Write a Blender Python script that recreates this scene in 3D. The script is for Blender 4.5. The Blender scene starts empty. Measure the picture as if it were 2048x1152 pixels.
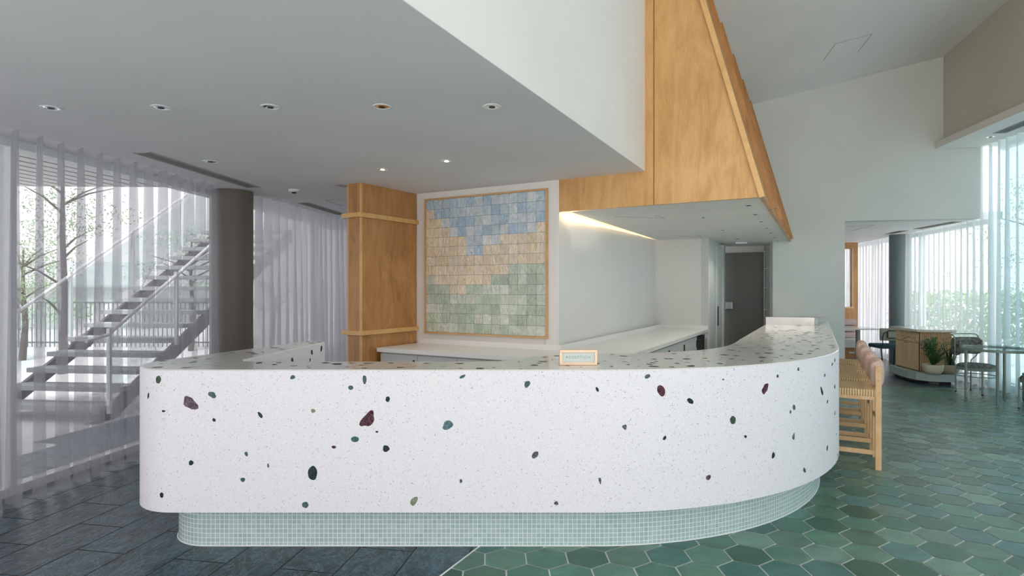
import bpy, bmesh, math, random
from mathutils import Vector, Matrix
from mathutils.geometry import tessellate_polygon
R = math.radians
S = bpy.context.scene
COL = S.collection
# ---------------------------------------------------------------- camera, sky, exposure
F, CX, VH, H = 1164.0, 1024.0, 577.5, 1.42        # focal length in pixels, centre, horizon row, eye height
cd = bpy.data.cameras.new('camera'); cam = bpy.data.objects.new('camera', cd); COL.objects.link(cam)
cd.sensor_width = 36.0; cd.lens = 36.0 * F / 2048.0; cd.shift_y = 1.5 / 2048.0
cd.clip_start = 0.05; cd.clip_end = 200
cam.location = (0, 0, H); cam.rotation_euler = (R(90), 0, 0)
S.camera = cam
S.view_settings.view_transform = 'Standard'; S.view_settings.look = 'None'
S.view_settings.gamma = 1.0; S.view_settings.use_curve_mapping = False
S.view_settings.exposure = 0.88
W = bpy.data.worlds.new('overcast_sky'); S.world = W; W.use_nodes = True
wn = W.node_tree; wn.nodes.clear()
wo = wn.nodes.new('ShaderNodeOutputWorld'); wb = wn.nodes.new('ShaderNodeBackground')
wt = wn.nodes.new('ShaderNodeTexCoord'); wsp = wn.nodes.new('ShaderNodeSeparateXYZ')
wr = wn.nodes.new('ShaderNodeValToRGB')
wr.color_ramp.elements[0].position = 0.0; wr.color_ramp.elements[0].color = (1.0, 0.96, 0.965, 1)
wr.color_ramp.elements[1].position = 0.6; wr.color_ramp.elements[1].color = (0.98, 0.965, 1.0, 1)
wn.links.new(wt.outputs['Generated'], wsp.inputs[0]); wn.links.new(wsp.outputs[2], wr.inputs[0])
wn.links.new(wr.outputs[0], wb.inputs[0]); wb.inputs[1].default_value = 1.35
wn.links.new(wb.outputs[0], wo.inputs[0])
try:
    S.cycles.max_bounces = 8; S.cycles.diffuse_bounces = 5; S.cycles.glossy_bounces = 3
    S.cycles.transmission_bounces = 4; S.cycles.transparent_max_bounces = 20
    S.cycles.use_denoising = True; S.cycles.sample_clamp_indirect = 8
    S.cycles.caustics_reflective = False; S.cycles.caustics_refractive = False
except Exception:
    pass
sl = bpy.data.lights.new('bounce_sun', 'SUN'); sl.energy = 4.0; sl.angle = R(12); sl.color = (1, .97, .93)
so = bpy.data.objects.new('bounce_sun', sl); COL.objects.link(so); so.rotation_euler = (R(30), 0, R(4))  # added to the overcast sky so the ground bounces light onto the ceilings
rnd = random.Random(7)

# ---------------------------------------------------------------- geometry of the photograph
def PZ(u, v, z):                       # point on the horizontal plane z
    Y = F * (H - z) / (v - VH)
    return ((u - CX) / F * Y, Y)
UB = Vector((0.875, -0.484, 0)).normalized()
VB = Vector((0.466, 0.885, 0)).normalized()
ZC = 2.45
FA = (1.1655, 5.101)                   # corner of the low ceiling
FD = Vector((0.457, 0.889)).normalized()
def ceil_z(x, y): return 4.851 + 0.187 * (x - 6.374) - 0.130 * (y - 8.598)
def w1y(x): return 9.809 - 0.19 * x    # wall beside the bar end
def curL(y): return -3.763 + 0.142 * y # left window curtains
def curR(y): return 6.86 + (0.21 if y > 8.5 else 0.15) * (y - 8.5)

# ---------------------------------------------------------------- materials
MATS = {}
def mat(name, col=(.8, .8, .8), rough=.6, metal=0., spec=.5, emit=None, es=0., coat=0.):
    m = bpy.data.materials.new(name); m.use_nodes = True
    b = m.node_tree.nodes['Principled BSDF']
    b.inputs['Base Color'].default_value = (*col, 1); b.inputs['Roughness'].default_value = rough
    b.inputs['Metallic'].default_value = metal; b.inputs['Specular IOR Level'].default_value = spec
    if coat: b.inputs['Coat Weight'].default_value = coat; b.inputs['Coat Roughness'].default_value = .08
    if emit: b.inputs['Emission Color'].default_value = (*emit, 1); b.inputs['Emission Strength'].default_value = es
    MATS[name] = m; return m
def N(m, t, **k):
    n = m.node_tree.nodes.new(t)
    for a, v in k.items(): setattr(n, a, v)
    return n
def L(m, a, b): m.node_tree.links.new(a, b)
def PB(m): return m.node_tree.nodes['Principled BSDF']
def coords(m, scale=(1, 1, 1), out='Object', rot=(0, 0, 0)):
    t = N(m, 'ShaderNodeTexCoord'); mp = N(m, 'ShaderNodeMapping')
    mp.inputs['Scale'].default_value = scale; mp.inputs['Rotation'].default_value = rot
    L(m, t.outputs[out], mp.inputs[0]); return mp.outputs[0]
def ramp(m, src, stops):
    r = N(m, 'ShaderNodeValToRGB'); e = r.color_ramp.elements
    while len(e) < len(stops): e.new(.5)
    for i, (p, c) in enumerate(stops): e[i].position = p; e[i].color = (*c, 1)
    L(m, src, r.inputs[0]); return r.outputs[0]
def noise(m, vec, scale=5., detail=4., rough=.5, dist=0.):
    n = N(m, 'ShaderNodeTexNoise'); n.inputs['Scale'].default_value = scale; n.inputs['Detail'].default_value = detail
    n.inputs['Roughness'].default_value = rough; n.inputs['Distortion'].default_value = dist
    if vec is not None: L(m, vec, n.inputs['Vector'])
    return n.outputs[0]
def bump(m, src, strength=.2, dist=.01):
    b = N(m, 'ShaderNodeBump'); b.inputs['Strength'].default_value = strength; b.inputs['Distance'].default_value = dist
    L(m, src, b.inputs['Height']); L(m, b.outputs[0], PB(m).inputs['Normal'])
def mix(m, fac, a, b, mode='MIX'):
    n = N(m, 'ShaderNodeMix', data_type='RGBA', blend_type=mode)
    for s, v in ((n.inputs[0], fac), (n.inputs[6], a), (n.inputs[7], b)):
        if isinstance(v, (int, float)): s.default_value = v
        elif isinstance(v, tuple): s.default_value = (*v, 1)
        else: L(m, v, s)
    return n.outputs[2]
def math_(m, op, a, b=None):
    n = N(m, 'ShaderNodeMath', operation=op)
    for i, v in enumerate((a, b)):
        if v is None: continue
        if isinstance(v, (int, float)): n.inputs[i].default_value = v
        else: L(m, v, n.inputs[i])
    return n.outputs[0]

def plaster(name, col, var=.03):
    m = mat(name, col, .75, spec=.25)
    n = noise(m, coords(m), 1.2, 3)
    c = ramp(m, n, [(.3, tuple(x * (1 - var) for x in col)), (.7, tuple(min(1, x * (1 + var)) for x in col))])
    L(m, c, PB(m).inputs['Base Color'])
    bump(m, noise(m, coords(m), 160, 2), .04, .002); return m
plaster('white_paint', (.78, .765, .73)); plaster('ceiling_paint', (.82, .81, .82)); plaster('sage_paint', (.63, .65, .61))
plaster('taupe_paint', (.60, .57, .50)); plaster('grey_paint', (.82, .82, .79))
mat('dark_door_paint', (.15, .155, .14), .5); mat('pillar_grey', (.30, .29, .26), .5); mat('pillar_taupe', (.13, .11, .09), .55)
mat('dining_pillar', (.15, .19, .20), .4)

def wood(name, c1, c2, c3, sc=(4, 4, .8), rough=.42, coat=.15, seed=0.):
    m = mat(name, c2, rough, coat=coat)
    v = coords(m, sc)
    n1 = noise(m, v, 2.2, 6, .6, 1.4)
    v2 = coords(m, (sc[0] * 14, sc[1] * 14, sc[2] * 5)); n2 = noise(m, v2, 3., 3, .6, .3)
    v3 = coords(m, (.9, .9, .45)); n3 = noise(m, v3, 1.6, 4, .6, 2.2)
    f = math_(m, 'ADD', math_(m, 'MULTIPLY', n1, .45), math_(m, 'ADD', math_(m, 'MULTIPLY', n2, .2), math_(m, 'MULTIPLY', n3, .35)))
    c = ramp(m, f, [(.36, c1), (.5, c2), (.64, c3)])
    L(m, c, PB(m).inputs['Base Color']); bump(m, n2, .05, .002); return m
wood('honey_ply', (.52, .265, .08), (.64, .365, .13), (.73, .46, .19))
wood('honey_trim', (.60, .33, .11), (.70, .41, .15), (.76, .47, .19), (3, 3, 3))
wood('pale_trim', (.70, .46, .24), (.76, .52, .29), (.82, .60, .36), (3, 3, 3))
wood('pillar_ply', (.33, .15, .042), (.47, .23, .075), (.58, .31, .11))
wood('stool_wood', (.66, .40, .19), (.75, .48, .25), (.82, .56, .32), (8, 8, 2.))
wood('console_wood', (.62, .41, .21), (.72, .50, .28), (.80, .59, .36), (8, 8, 1.2))
wood('gap_shade_wood', (.10, .055, .025), (.14, .08, .04), (.18, .11, .055))  # darkened to stand for shade in the console's gaps
wood('booth_wood', (.40, .18, .06), (.50, .25, .09), (.58, .31, .13))
wood('frame_wood', (.52, .31, .13), (.60, .37, .17), (.68, .43, .22), (3, 3, 3))
wood('sign_wood', (.82, .56, .36), (.88, .64, .43), (.92, .70, .50), (6, 6, 6))

def terrazzo(name, base, rough):
    m = mat(name, base, rough, spec=.5)
    v = coords(m)
    vo = N(m, 'ShaderNodeTexVoronoi'); vo.inputs['Scale'].default_value = 95; L(m, v, vo.inputs['Vector'])
    size = noise(m, v, 60, 1)
    d = math_(m, 'SUBTRACT', vo.outputs['Distance'], math_(m, 'MULTIPLY', math_(m, 'SUBTRACT', size, .47), .9))
    f = ramp(m, d, [(.06, (1, 1, 1)), (.16, (0, 0, 0))])
    sp = ramp(m, noise(m, v, 33, 2), [(.35, (.36, .38, .38)), (.65, (.62, .60, .56))])
    c = mix(m, f, ramp(m, noise(m, v, 220, 2), [(.35, tuple(x * .93 for x in base)), (.65, tuple(min(1, x * 1.05) for x in base))]), sp)
    vo2 = N(m, 'ShaderNodeTexVoronoi'); vo2.inputs['Scale'].default_value = 22; L(m, v, vo2.inputs['Vector'])
    f2 = ramp(m, vo2.outputs['Distance'], [(.045, (1, 1, 1)), (.075, (0, 0, 0))])
    c = mix(m, math_(m, 'MULTIPLY', f2, .8), c, (.16, .17, .17))
    L(m, c, PB(m).inputs['Base Color']); return m
terrazzo('terrazzo_front', (.80, .785, .815), .5)
terrazzo('terrazzo_top', (.74, .73, .69), .13)
def stone(name, a, b):
    m = mat(name, a, .5, spec=.12)
    L(m, ramp(m, noise(m, coords(m), 60, 5, .7, 1.), [(.38, a), (.62, b)]), PB(m).inputs['Base Color']); return m
stone('stone_T', (.035, .085, .075), (.11, .17, .15)); stone('stone_D', (.012, .030, .030), (.035, .06, .055))
stone('stone_G', (.03, .065, .035), (.09, .13, .08)); stone('stone_M', (.035, .008, .015), (.15, .07, .09))
stone('stone_P', (.05, .035, .05), (.20, .16, .19)); stone('stone_O', (.16, .20, .13), (.26, .30, .21))
stone('stone_K', (.03, .03, .038), (.16, .17, .18)); stone('stone_B', (.05, .10, .115), (.18, .26, .28))

m = mat('mosaic', (.4, .55, .52), .25)
t = N(m, 'ShaderNodeTexCoord'); sp = N(m, 'ShaderNodeSeparateXYZ'); L(m, t.outputs['UV'], sp.inputs[0])
pit = .02496
us = math_(m, 'DIVIDE', sp.outputs[0], pit); vs = math_(m, 'DIVIDE', sp.outputs[1], pit)
def edge(s):
    f = math_(m, 'FRACT', s); return math_(m, 'MINIMUM', f, math_(m, 'SUBTRACT', 1., f))
e = math_(m, 'MINIMUM', edge(us), edge(vs))
gr = ramp(m, e, [(.055, (1, 1, 1)), (.075, (0, 0, 0))])
cb = N(m, 'ShaderNodeCombineXYZ'); L(m, math_(m, 'FLOOR', us), cb.inputs[0]); L(m, math_(m, 'FLOOR', vs), cb.inputs[1])
wnz = N(m, 'ShaderNodeTexWhiteNoise'); L(m, cb.outputs[0], wnz.inputs['Vector'])
tc = ramp(m, wnz.outputs['Value'], [(0., (.36, .49, .475)), (1., (.45, .57, .555))])
L(m, mix(m, gr, tc, (.78, .83, .82)), PB(m).inputs['Base Color'])
L(m, ramp(m, e, [(.05, (.6, .6, .6)), (.08, (.18, .18, .18))]), PB(m).inputs['Roughness'])
bump(m, ramp(m, e, [(.03, (0, 0, 0)), (.1, (1, 1, 1))]), .4, .001)

def attr_mat(name, rough, amp, nscale, spec=.5, bstr=.1, bscale=8, stretch=(1, 1, 1), bd=.01):
    m = mat(name, (.5, .5, .5), rough, spec=spec)
    a = N(m, 'ShaderNodeAttribute', attribute_name='tint')
    n = noise(m, coords(m, stretch), nscale, 5, .6, 1.)
    k = ramp(m, n, [(.3, (1 - amp,) * 3), (.7, (1 + amp * .5,) * 3)])
    L(m, mix(m, 1., a.outputs['Color'], k, 'MULTIPLY'), PB(m).inputs['Base Color'])
    if bstr: bump(m, noise(m, coords(m, stretch), bscale, 4, .6, .6), bstr, bd)
    return m
attr_mat('hex_glaze', .36, .28, 6, .5, .06, 9, (1, 1.6, 1))
m = attr_mat('slate', .30, .70, 5.5, .5, .5, 18, (1.6, .8, 1))
vn = ramp(m, noise(m, coords(m, (1.3, .8, 1)), 3.2, 8, .72, 3.5), [(.50, (0, 0, 0)), (.53, (1, 1, 1)), (.56, (0, 0, 0))])
bc = PB(m).inputs['Base Color'].links[0].from_socket
L(m, mix(m, math_(m, 'MULTIPLY', vn, .55), bc, (.17, .25, .30)), PB(m).inputs['Base Color'])
attr_mat('art_tile', .16, .22, 16, .8, .9, 17, (1.6, 1, 1), .02)
mat('grout_light', (.82, .86, .82), .8); mat('grout_dark', (.03, .035, .04), .8)
mat('white_laminate', (.84, .83, .80), .3); mat('cabinet_grey', (.60, .62, .61), .45); mat('black', (.012, .012, .014), .4)
mat('black_metal', (.02, .022, .025), .35, .3); mat('sage_metal', (.24, .30, .27), .4); mat('white_metal', (.80, .82, .82), .4)
mat('steel', (.62, .61, .58), .18, 1.); mat('chrome', (.9, .9, .9), .08, 1.); mat('brushed', (.55, .55, .55), .35, 1.)
mat('lamp_on', (.9, .8, .6), .5, emit=(1, .86, .62), es=6.); mat('lamp_dim', (.5, .5, .48), .4, emit=(1, .93, .82), es=.25)
mat('vent_dark', (.03, .028, .026), .7); mat('vent_grey', (.42, .42, .42), .5)
mat('pot_cream', (.66, .60, .44), .6); mat('pot_tan', (.50, .42, .28), .6); mat('soil', (.05, .035, .02), .9)
mat('leaf_dark', (.035, .10, .03), .5); mat('leaf_mid', (.08, .19, .055), .5); mat('snake_leaf', (.03, .07, .03), .4)
mat('concrete', (.42, .44, .45), .8); mat('paving', (.74, .73, .73), .8); mat('bark', (.12, .10, .08), .9)
mat('outside_leaf', (.26, .38, .20), .7); mat('fence_metal', (.16, .17, .17), .5); mat('house_wall', (.55, .56, .56), .8)
mat('sign_text', (.20, .42, .38), .5); mat('sign_plate', (.55, .60, .57), .4); mat('plinth_green', (.40, .49, .455), .5); mat('stone_top', (.62, .64, .60), .15)
def fabric(name, a, b, sc=40, rough=.95):
    m = mat(name, a, rough, spec=.15)
    n = noise(m, coords(m), sc, 5, .7)
    L(m, ramp(m, n, [(.35, a), (.65, b)]), PB(m).inputs['Base Color']); bump(m, n, .5, .006); return m
fabric('pink_boucle', (.56, .40, .33), (.68, .51, .43), 90); fabric('fuzzy', (.06, .065, .06), (.26, .27, .245), 30)
fabric('booth_pink', (.50, .40, .39), (.56, .45, .44)); fabric('booth_grey', (.55, .56, .56), (.62, .62, .62))
fabric('teal_velvet', (.035, .07, .09), (.05, .10, .12)); fabric('tweed', (.14, .17, .14), (.42, .45, .36), 150)
def cord():
    m = mat('paper_cord', (.78, .56, .28), .7)
    def band(d, sc):
        w = N(m, 'ShaderNodeTexWave', wave_type='BANDS', bands_direction=d); w.inputs['Scale'].default_value = sc
        w.inputs['Distortion'].default_value = .6; L(m, coords(m), w.inputs['Vector']); return w.outputs[0]
    g = N(m, 'ShaderNodeNewGeometry'); sp = N(m, 'ShaderNodeSeparateXYZ'); L(m, g.outputs['Normal'], sp.inputs[0])
    top = math_(m, 'GREATER_THAN', sp.outputs[2], .7)
    f = mix(m, top, band('X', 17), band('Y', 11))
    L(m, ramp(m, f, [(.0, (.34, .19, .07)), (.28, (.72, .50, .25)), (1., (.84, .64, .36))]), PB(m).inputs['Base Color'])
    bump(m, f, .8, .006)
cord()
def sheer(name, col, a0, trans=.55):
    m = bpy.data.materials.new(name); m.use_nodes = True; nt = m.node_tree; nt.nodes.clear(); MATS[name] = m
    o = N(m, 'ShaderNodeOutputMaterial'); g = N(m, 'ShaderNodeNewGeometry')
    dp = N(m, 'ShaderNodeVectorMath', operation='DOT_PRODUCT'); L(m, g.outputs['Normal'], dp.inputs[0]); L(m, g.outputs['Incoming'], dp.inputs[1])
    c = math_(m, 'MAXIMUM', math_(m, 'ABSOLUTE', dp.outputs['Value']), .08)
    tr = math_(m, 'POWER', 1 - a0, math_(m, 'DIVIDE', 1., c))      # light that slips through the weave
    wv = noise(m, coords(m, (1, 1, .15)), 9, 2)
    tr = math_(m, 'MULTIPLY', tr, math_(m, 'ADD', .93, math_(m, 'MULTIPLY', wv, .12)))
    df = N(m, 'ShaderNodeBsdfDiffuse'); df.inputs[0].default_value = (*col, 1)
    tl = N(m, 'ShaderNodeBsdfTranslucent'); tl.inputs[0].default_value = (*col, 1)
    tp = N(m, 'ShaderNodeBsdfTransparent')
    m1 = N(m, 'ShaderNodeMixShader'); m1.inputs[0].default_value = trans; L(m, df.outputs[0], m1.inputs[1]); L(m, tl.outputs[0], m1.inputs[2])
    m2 = N(m, 'ShaderNodeMixShader'); L(m, tr, m2.inputs[0]); L(m, m1.outputs[0], m2.inputs[1]); L(m, tp.outputs[0], m2.inputs[2])
    L(m, m2.outputs[0], o.inputs[0]); return m
sheer('sheer_lilac', (.50, .49, .545), .22, .5); sheer('sheer_grey', (.74, .73, .77), .5, .62); sheer('sheer_aqua_cast', (.78, .87, .90), .48, .66); sheer('sheer_white', (.84, .85, .90), .55, .66)  # aqua: colour cast of the mixed light put into the cloth colour
def glass(name, tint, ref=.06):
    m = bpy.data.materials.new(name); m.use_nodes = True; nt = m.node_tree; nt.nodes.clear(); MATS[name] = m
    o = N(m, 'ShaderNodeOutputMaterial'); tp = N(m, 'ShaderNodeBsdfTransparent'); tp.inputs[0].default_value = (*tint, 1)
    gl = N(m, 'ShaderNodeBsdfGlossy'); gl.inputs['Roughness'].default_value = .02
    mx = N(m, 'ShaderNodeMixShader'); mx.inputs[0].default_value = ref
    L(m, tp.outputs[0], mx.inputs[1]); L(m, gl.outputs[0], mx.inputs[2]); L(m, mx.outputs[0], o.inputs[0])
glass('window_glass', (.78, .79, .80)); glass('clear_glass', (.95, .96, .96)); glass('green_glass', (.72, .82, .85)); glass('rail_glass', (.88, .93, .92)); glass('table_glass', (.86, .93, .91), .12)
# ribbed eave
m = mat('eave_boards', (.60, .60, .58), .7)
w = N(m, 'ShaderNodeTexWave', wave_type='BANDS', bands_direction='X'); w.inputs['Scale'].default_value = 1.6
L(m, coords(m, rot=(0, 0, R(10))), w.inputs['Vector'])
L(m, ramp(m, w.outputs[0], [(0., (.10, .10, .10)), (.10, (.30, .30, .29)), (.2, (.88, .88, .84))]), PB(m).inputs['Base Color'])

# ---------------------------------------------------------------- mesh helpers
def link(name, bm, m, parent=None, smooth=False, origin=None):
    me = bpy.data.meshes.new(name)
    if origin is not None: bmesh.ops.translate(bm, verts=bm.verts, vec=-Vector(origin))
    bmesh.ops.recalc_face_normals(bm, faces=bm.faces)
    bm.to_mesh(me); bm.free()
    for x in (m if isinstance(m, (list, tuple)) else [m]): me.materials.append(MATS[x])
    if smooth:
        for p in me.polygons: p.use_smooth = True
        try: me.set_sharp_from_angle(angle=R(38))
        except Exception: pass
    o = bpy.data.objects.new(name, me); COL.objects.link(o)
    if parent: o.parent = parent
    if origin is not None: o.location = origin
    return o
def empty(name, label, cat, loc=(0, 0, 0), rz=0., group=None):
    o = bpy.data.objects.new(name, None); o.empty_display_size = .1; COL.objects.link(o)
    o.location = loc; o.rotation_euler = (0, 0, rz); o['label'] = label; o['category'] = cat
    if group: o['group'] = group
    return o
def tag(o, label, cat, group=None):
    o['label'] = label; o['category'] = cat
    if group: o['group'] = group
    return o
def struct(name, bm, m, parent=None, smooth=False):
    o = link(name, bm, m, parent, smooth)
    if parent is None: o['kind'] = 'structure'
    return o
def dup(root, loc, rz, label, group=None):
    r = root.copy(); COL.objects.link(r); r.location = loc; r.rotation_euler = (0, 0, rz); r['label'] = label
    if group: r['group'] = group
    for ch in list(root.children):
        c = ch.copy(); COL.objects.link(c); c.parent = r
        for g in list(ch.children):
            d = g.copy(); COL.objects.link(d); d.parent = c
    return r
def BM(): return bmesh.new()
def box(bm, a, b, mtx=None, bev=0., mi=0):
    vs = [bm.verts.new((x, y, z)) for x in (a[0], b[0]) for y in (a[1], b[1]) for z in (a[2], b[2])]
    fs = [bm.faces.new([vs[i] for i in q]) for q in ((0, 1, 3, 2), (4, 6, 7, 5), (0, 4, 5, 1), (2, 3, 7, 6), (0, 2, 6, 4), (1, 5, 7, 3))]
    for f in fs: f.material_index = mi
    if mtx is not None: bmesh.ops.transform(bm, matrix=mtx, verts=vs)
    if bev:
        es = list({e for f in fs for e in f.edges})
        bmesh.ops.bevel(bm, geom=es, offset=bev, segments=2, affect='EDGES', profile=.6)
def frame(o, u, n=None):               # local x = u, y = horizontal normal, z up
    u = Vector((u[0], u[1], 0)).normalized(); v = Vector((-u.y, u.x, 0))
    o = Vector(o) if len(o) == 3 else Vector((o[0], o[1], 0))
    return Matrix(((u.x, v.x, 0, o.x), (u.y, v.y, 0, o.y), (0, 0, 1, o.z), (0, 0, 0, 1)))
def fill(bm, vs, mi=0, flip=False):      # triangles over a (possibly concave) planar outline
    for t in tessellate_polygon([[v.co.copy() for v in vs]]):
        try: f = bm.faces.new([vs[i] for i in (t[::-1] if flip else t)]); f.material_index = mi
        except ValueError: pass
def prism(bm, poly, z0, z1, mi=0):
    lo = [bm.verts.new((p[0], p[1], z0)) for p in poly]; hi = [bm.verts.new((p[0], p[1], z1)) for p in poly]
    n = len(poly)
    fs = [bm.faces.new((lo[i], lo[(i + 1) % n], hi[(i + 1) % n], hi[i])) for i in range(n)]
    for f in fs: f.material_index = mi
    fill(bm, lo, mi); fill(bm, hi, mi)
def extr(bm, pts, vec, mi=0):          # planar polygon (3d) extruded by vec
    a = [bm.verts.new(p) for p in pts]; b = [bm.verts.new(Vector(p) + Vector(vec)) for p in pts]; n = len(pts)
    fs = [bm.faces.new((a[i], a[(i + 1) % n], b[(i + 1) % n], b[i])) for i in range(n)]
    for f in fs: f.material_index = mi
    fill(bm, a, mi); fill(bm, b, mi)
def tube(bm, pts, r, seg=10, cap=True, closed=False):
    P = [Vector(p) for p in pts]; n = len(P); rings = []; prev = None
    for i in range(n):
        if closed: d = P[(i + 1) % n] - P[i - 1]
        else: d = P[min(i + 1, n - 1)] - P[max(i - 1, 0)]
        d.normalize()
        if prev is None:
            a = Vector((0, 0, 1)) if abs(d.z) < .9 else Vector((1, 0, 0)); x = d.cross(a).normalized()
        else: x = (prev - d * prev.dot(d)).normalized()
        prev = x; y = d.cross(x); rr = r[i] if isinstance(r, (list, tuple)) else r
        rings.append([bm.verts.new(P[i] + (x * math.cos(2 * math.pi * k / seg) + y * math.sin(2 * math.pi * k / seg)) * rr) for k in range(seg)])
    for i in range(n if closed else n - 1):
        A, B = rings[i], rings[(i + 1) % n]
        for k in range(seg): bm.faces.new((A[k], A[(k + 1) % seg], B[(k + 1) % seg], B[k]))
    if cap and not closed: bm.faces.new(rings[0][::-1]); bm.faces.new(rings[-1])
def lathe(bm, prof, c=(0, 0, 0), seg=32, cap=True, mi=0):
    rings = [[bm.verts.new((c[0] + r * math.cos(2 * math.pi * k / seg), c[1] + r * math.sin(2 * math.pi * k / seg), c[2] + z)) for k in range(seg)] for r, z in prof]
    for A, B in zip(rings, rings[1:]):
        for k in range(seg): bm.faces.new((A[k], A[(k + 1) % seg], B[(k + 1) % seg], B[k])).material_index = mi
    if cap: bm.faces.new(rings[0][::-1]).material_index = mi; bm.faces.new(rings[-1]).material_index = mi
def arc(c, r, a0, a1, n, z=0.): return [(c[0] + r * math.cos(a0 + (a1 - a0) * i / n), c[1] + r * math.sin(a0 + (a1 - a0) * i / n), z) for i in range(n + 1)]

# ================================================================ SETTING
# ---- floors: slate planks and hexagonal tiles laid on one screed
bm = BM(); box(bm, (-4.2, -3.2, -.12), (9.2, 16, -.004)); floor = struct('floor', bm, 'grout_light')
BL = Vector((-.182, 3.206)); BD = Vector((.466, .885)).normalized(); BN = Vector((BD.y, -BD.x))   # slate / hexagon joint
def tint(bm): return bm.loops.layers.float_color.new('tint')
def clip(bm, co, no, keep_positive=True):
    g = bm.verts[:] + bm.edges[:] + bm.faces[:]
    bmesh.ops.bisect_plane(bm, geom=g, plane_co=co, plane_no=no, clear_inner=keep_positive, clear_outer=not keep_positive)
bm = BM(); ly = tint(bm)
wH = .2160; eH = wH / math.sqrt(3); X0, Y0, th = -.6587 * wH, 14.148 * wH, .0371
c_, s_ = math.cos(th), math.sin(th)
hexcols = [(c0 * .88, c1 * .96, c2 * .95) for c0, c1, c2 in [(.085, .20, .155), (.10, .225, .175), (.075, .175, .13), (.13, .25, .19), (.07, .185, .16), (.11, .215, .155), (.05, .125, .085), (.16, .265, .205), (.09, .20, .19), (.10, .19, .135)]]
for row in range(-30, 45):
    for i in range(-30, 45):
        lx = (i + .5 + (row % 2) * .5) * wH; lyy = row * 1.5 * eH
        px = X0 + c_ * lx - s_ * lyy; py = Y0 + s_ * lx + c_ * lyy
        if px > 7.4 or px < -3.2 or py < -3 or py > 8.6: continue
        if (Vector((px, py)) - BL).dot(BN) < -.2: continue
        if py > 8.2 + .25 + .19 * (6 - px) * .9: continue
        r_ = eH * .967 - .0008
        vs = []
        for k in range(6):
            a = R(30 + 60 * k); qx, qy = lx + r_ * math.cos(a), lyy + r_ * math.sin(a)
            vs.append(bm.verts.new((X0 + c_ * qx - s_ * qy, Y0 + s_ * qx + c_ * qy, 0)))
        f = bm.faces.new(vs); c = rnd.choice(hexcols); k = rnd.uniform(.85, 1.18)
        for lp in f.loops: lp[ly] = (c[0] * k, c[1] * k, c[2] * k, 1)
clip(bm, (BL.x + BN.x * .006, BL.y + BN.y * .006, 0), (BN.x, BN.y, 0))
clip(bm, (5.37, 8.45, 0), (-.177, -.984, 0))
o = link('hexagonal_tiles', bm, 'hex_glaze', floor); o['label'] = 'sea green glazed hexagonal floor tiles'
bm = BM(); ly = tint(bm)
vA = Vector((.177, .984)); uA = Vector((.984, -.177))
def slate_area(side):
    for i in range(-14, 32):
        for j in range(-8, 32):
            n0 = -3.80 + .302 * i; l0 = 3.0 + .60 * (j - 6) + (.3 if i % 2 else 0)
            q = uA * (n0 + .15) + vA * (l0 + .3)
            d = (q - BL).dot(BN)
            if side == 0 and (d > .5 or q.x < -4.3 or q.y < -3.3 or q.y > 14): continue
            if side == 1 and (q.y < 8.0 or q.x < 2.2 or q.x > 9 or q.y > 15.5): continue
            g = .0035; vs = []
            for a, b in ((n0 + g, l0 + g), (n0 + .302 - g, l0 + g), (n0 + .302 - g, l0 + .6 - g), (n0 + g, l0 + .6 - g)):
                p = uA * a + vA * b; vs.append(bm.verts.new((p.x, p.y, 0)))
            f = bm.faces.new(vs); k = rnd.uniform(.75, 1.25)
            for lp in f.loops: lp[ly] = (.027 * k, .064 * k, .084 * k, 1)
slate_area(0); clip(bm, (BL.x - BN.x * .004, BL.y - BN.y * .004, 0), (-BN.x, -BN.y, 0))
o = link('slate_tiles', bm, 'slate', floor); o['label'] = 'blue black slate floor planks by the window'
bm = BM(); ly = tint(bm); slate_area(1); clip(bm, (5.37, 8.46, 0), (.177, .984, 0)); clip(bm, (2.9, 8.6, 0), (.885, -.466, 0))
link('slate_tiles', bm, 'slate', floor)
bm = BM(); box(bm, (-4.1, -3.1, -.004), (9.1, 15.9, -.003))
prism_pts = [(-4.1, -3.1), (-4.1, 14), (5.5, 14), (BL.x, BL.y), (BL.x - BD.x * 7.1, BL.y - BD.y * 7.1)]
bm.free(); bm = BM(); prism(bm, prism_pts, -.004, -.0025); link('slate_grout', bm, 'grout_dark', floor)
bm = BM(); q = [BL + BD * t + BN * s for t, s in ((-6.9, -.004), (7, -.004), (7, .006), (-6.9, .006))]
prism(bm, [(p.x, p.y) for p in q], -.003, .001); link('joint_strip', bm, 'white_metal', floor)

# ---- ceilings
def fline(y): t = (y - FA[1]) / FD.y; return FA[0] + FD.x * t
bm = BM()
prism(bm, [(-4.4, -6), (fline(-6) - .001, -6), (FA[0] - .001, FA[1]), (.4448, 5.512), (-1.033, 6.327), (-.6, 7.15), (1.4, 11.5), (-3.0, 11.5), (-3.6, 5)], ZC, ZC + .12)  # unseen stretch behind the camera added to keep sun off the floor
ceil_low = struct('ceiling', bm, 'ceiling_paint')
bm = BM()
pts = [(fline(-3), -3), (8.0, -3), (8.0, 10.2), (1.9, 10.2), (FA[0], FA[1]), ]
extr(bm, [(x, y, ceil_z(x, y)) for x, y in [(fline(-6), -6), (8.0, -6), (8.0, 10.2), (.9, 10.2), (FA[0] - .25, FA[1])]], (0, 0, .1))  # carried on out of view as a porch that blocks the sun
struct('ceiling_high', bm, 'ceiling_paint')
bm = BM()                                # white fascia over the low ceiling's edge
fa, fb = Vector((FA[0], FA[1])), Vector((fline(-6), -6)); fn = Vector((-FD.y, FD.x)) * .15
extr(bm, [(fa.x, fa.y, ZC + .0015), (fb.x, fb.y, ZC + .0015), (fb.x, fb.y, ceil_z(fb.x, fb.y) + .02), (fa.x, fa.y, ceil_z(fa.x, fa.y) + .02)], (fn.x, fn.y, 0))
struct('wall_fascia', bm, 'white_paint')
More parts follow.
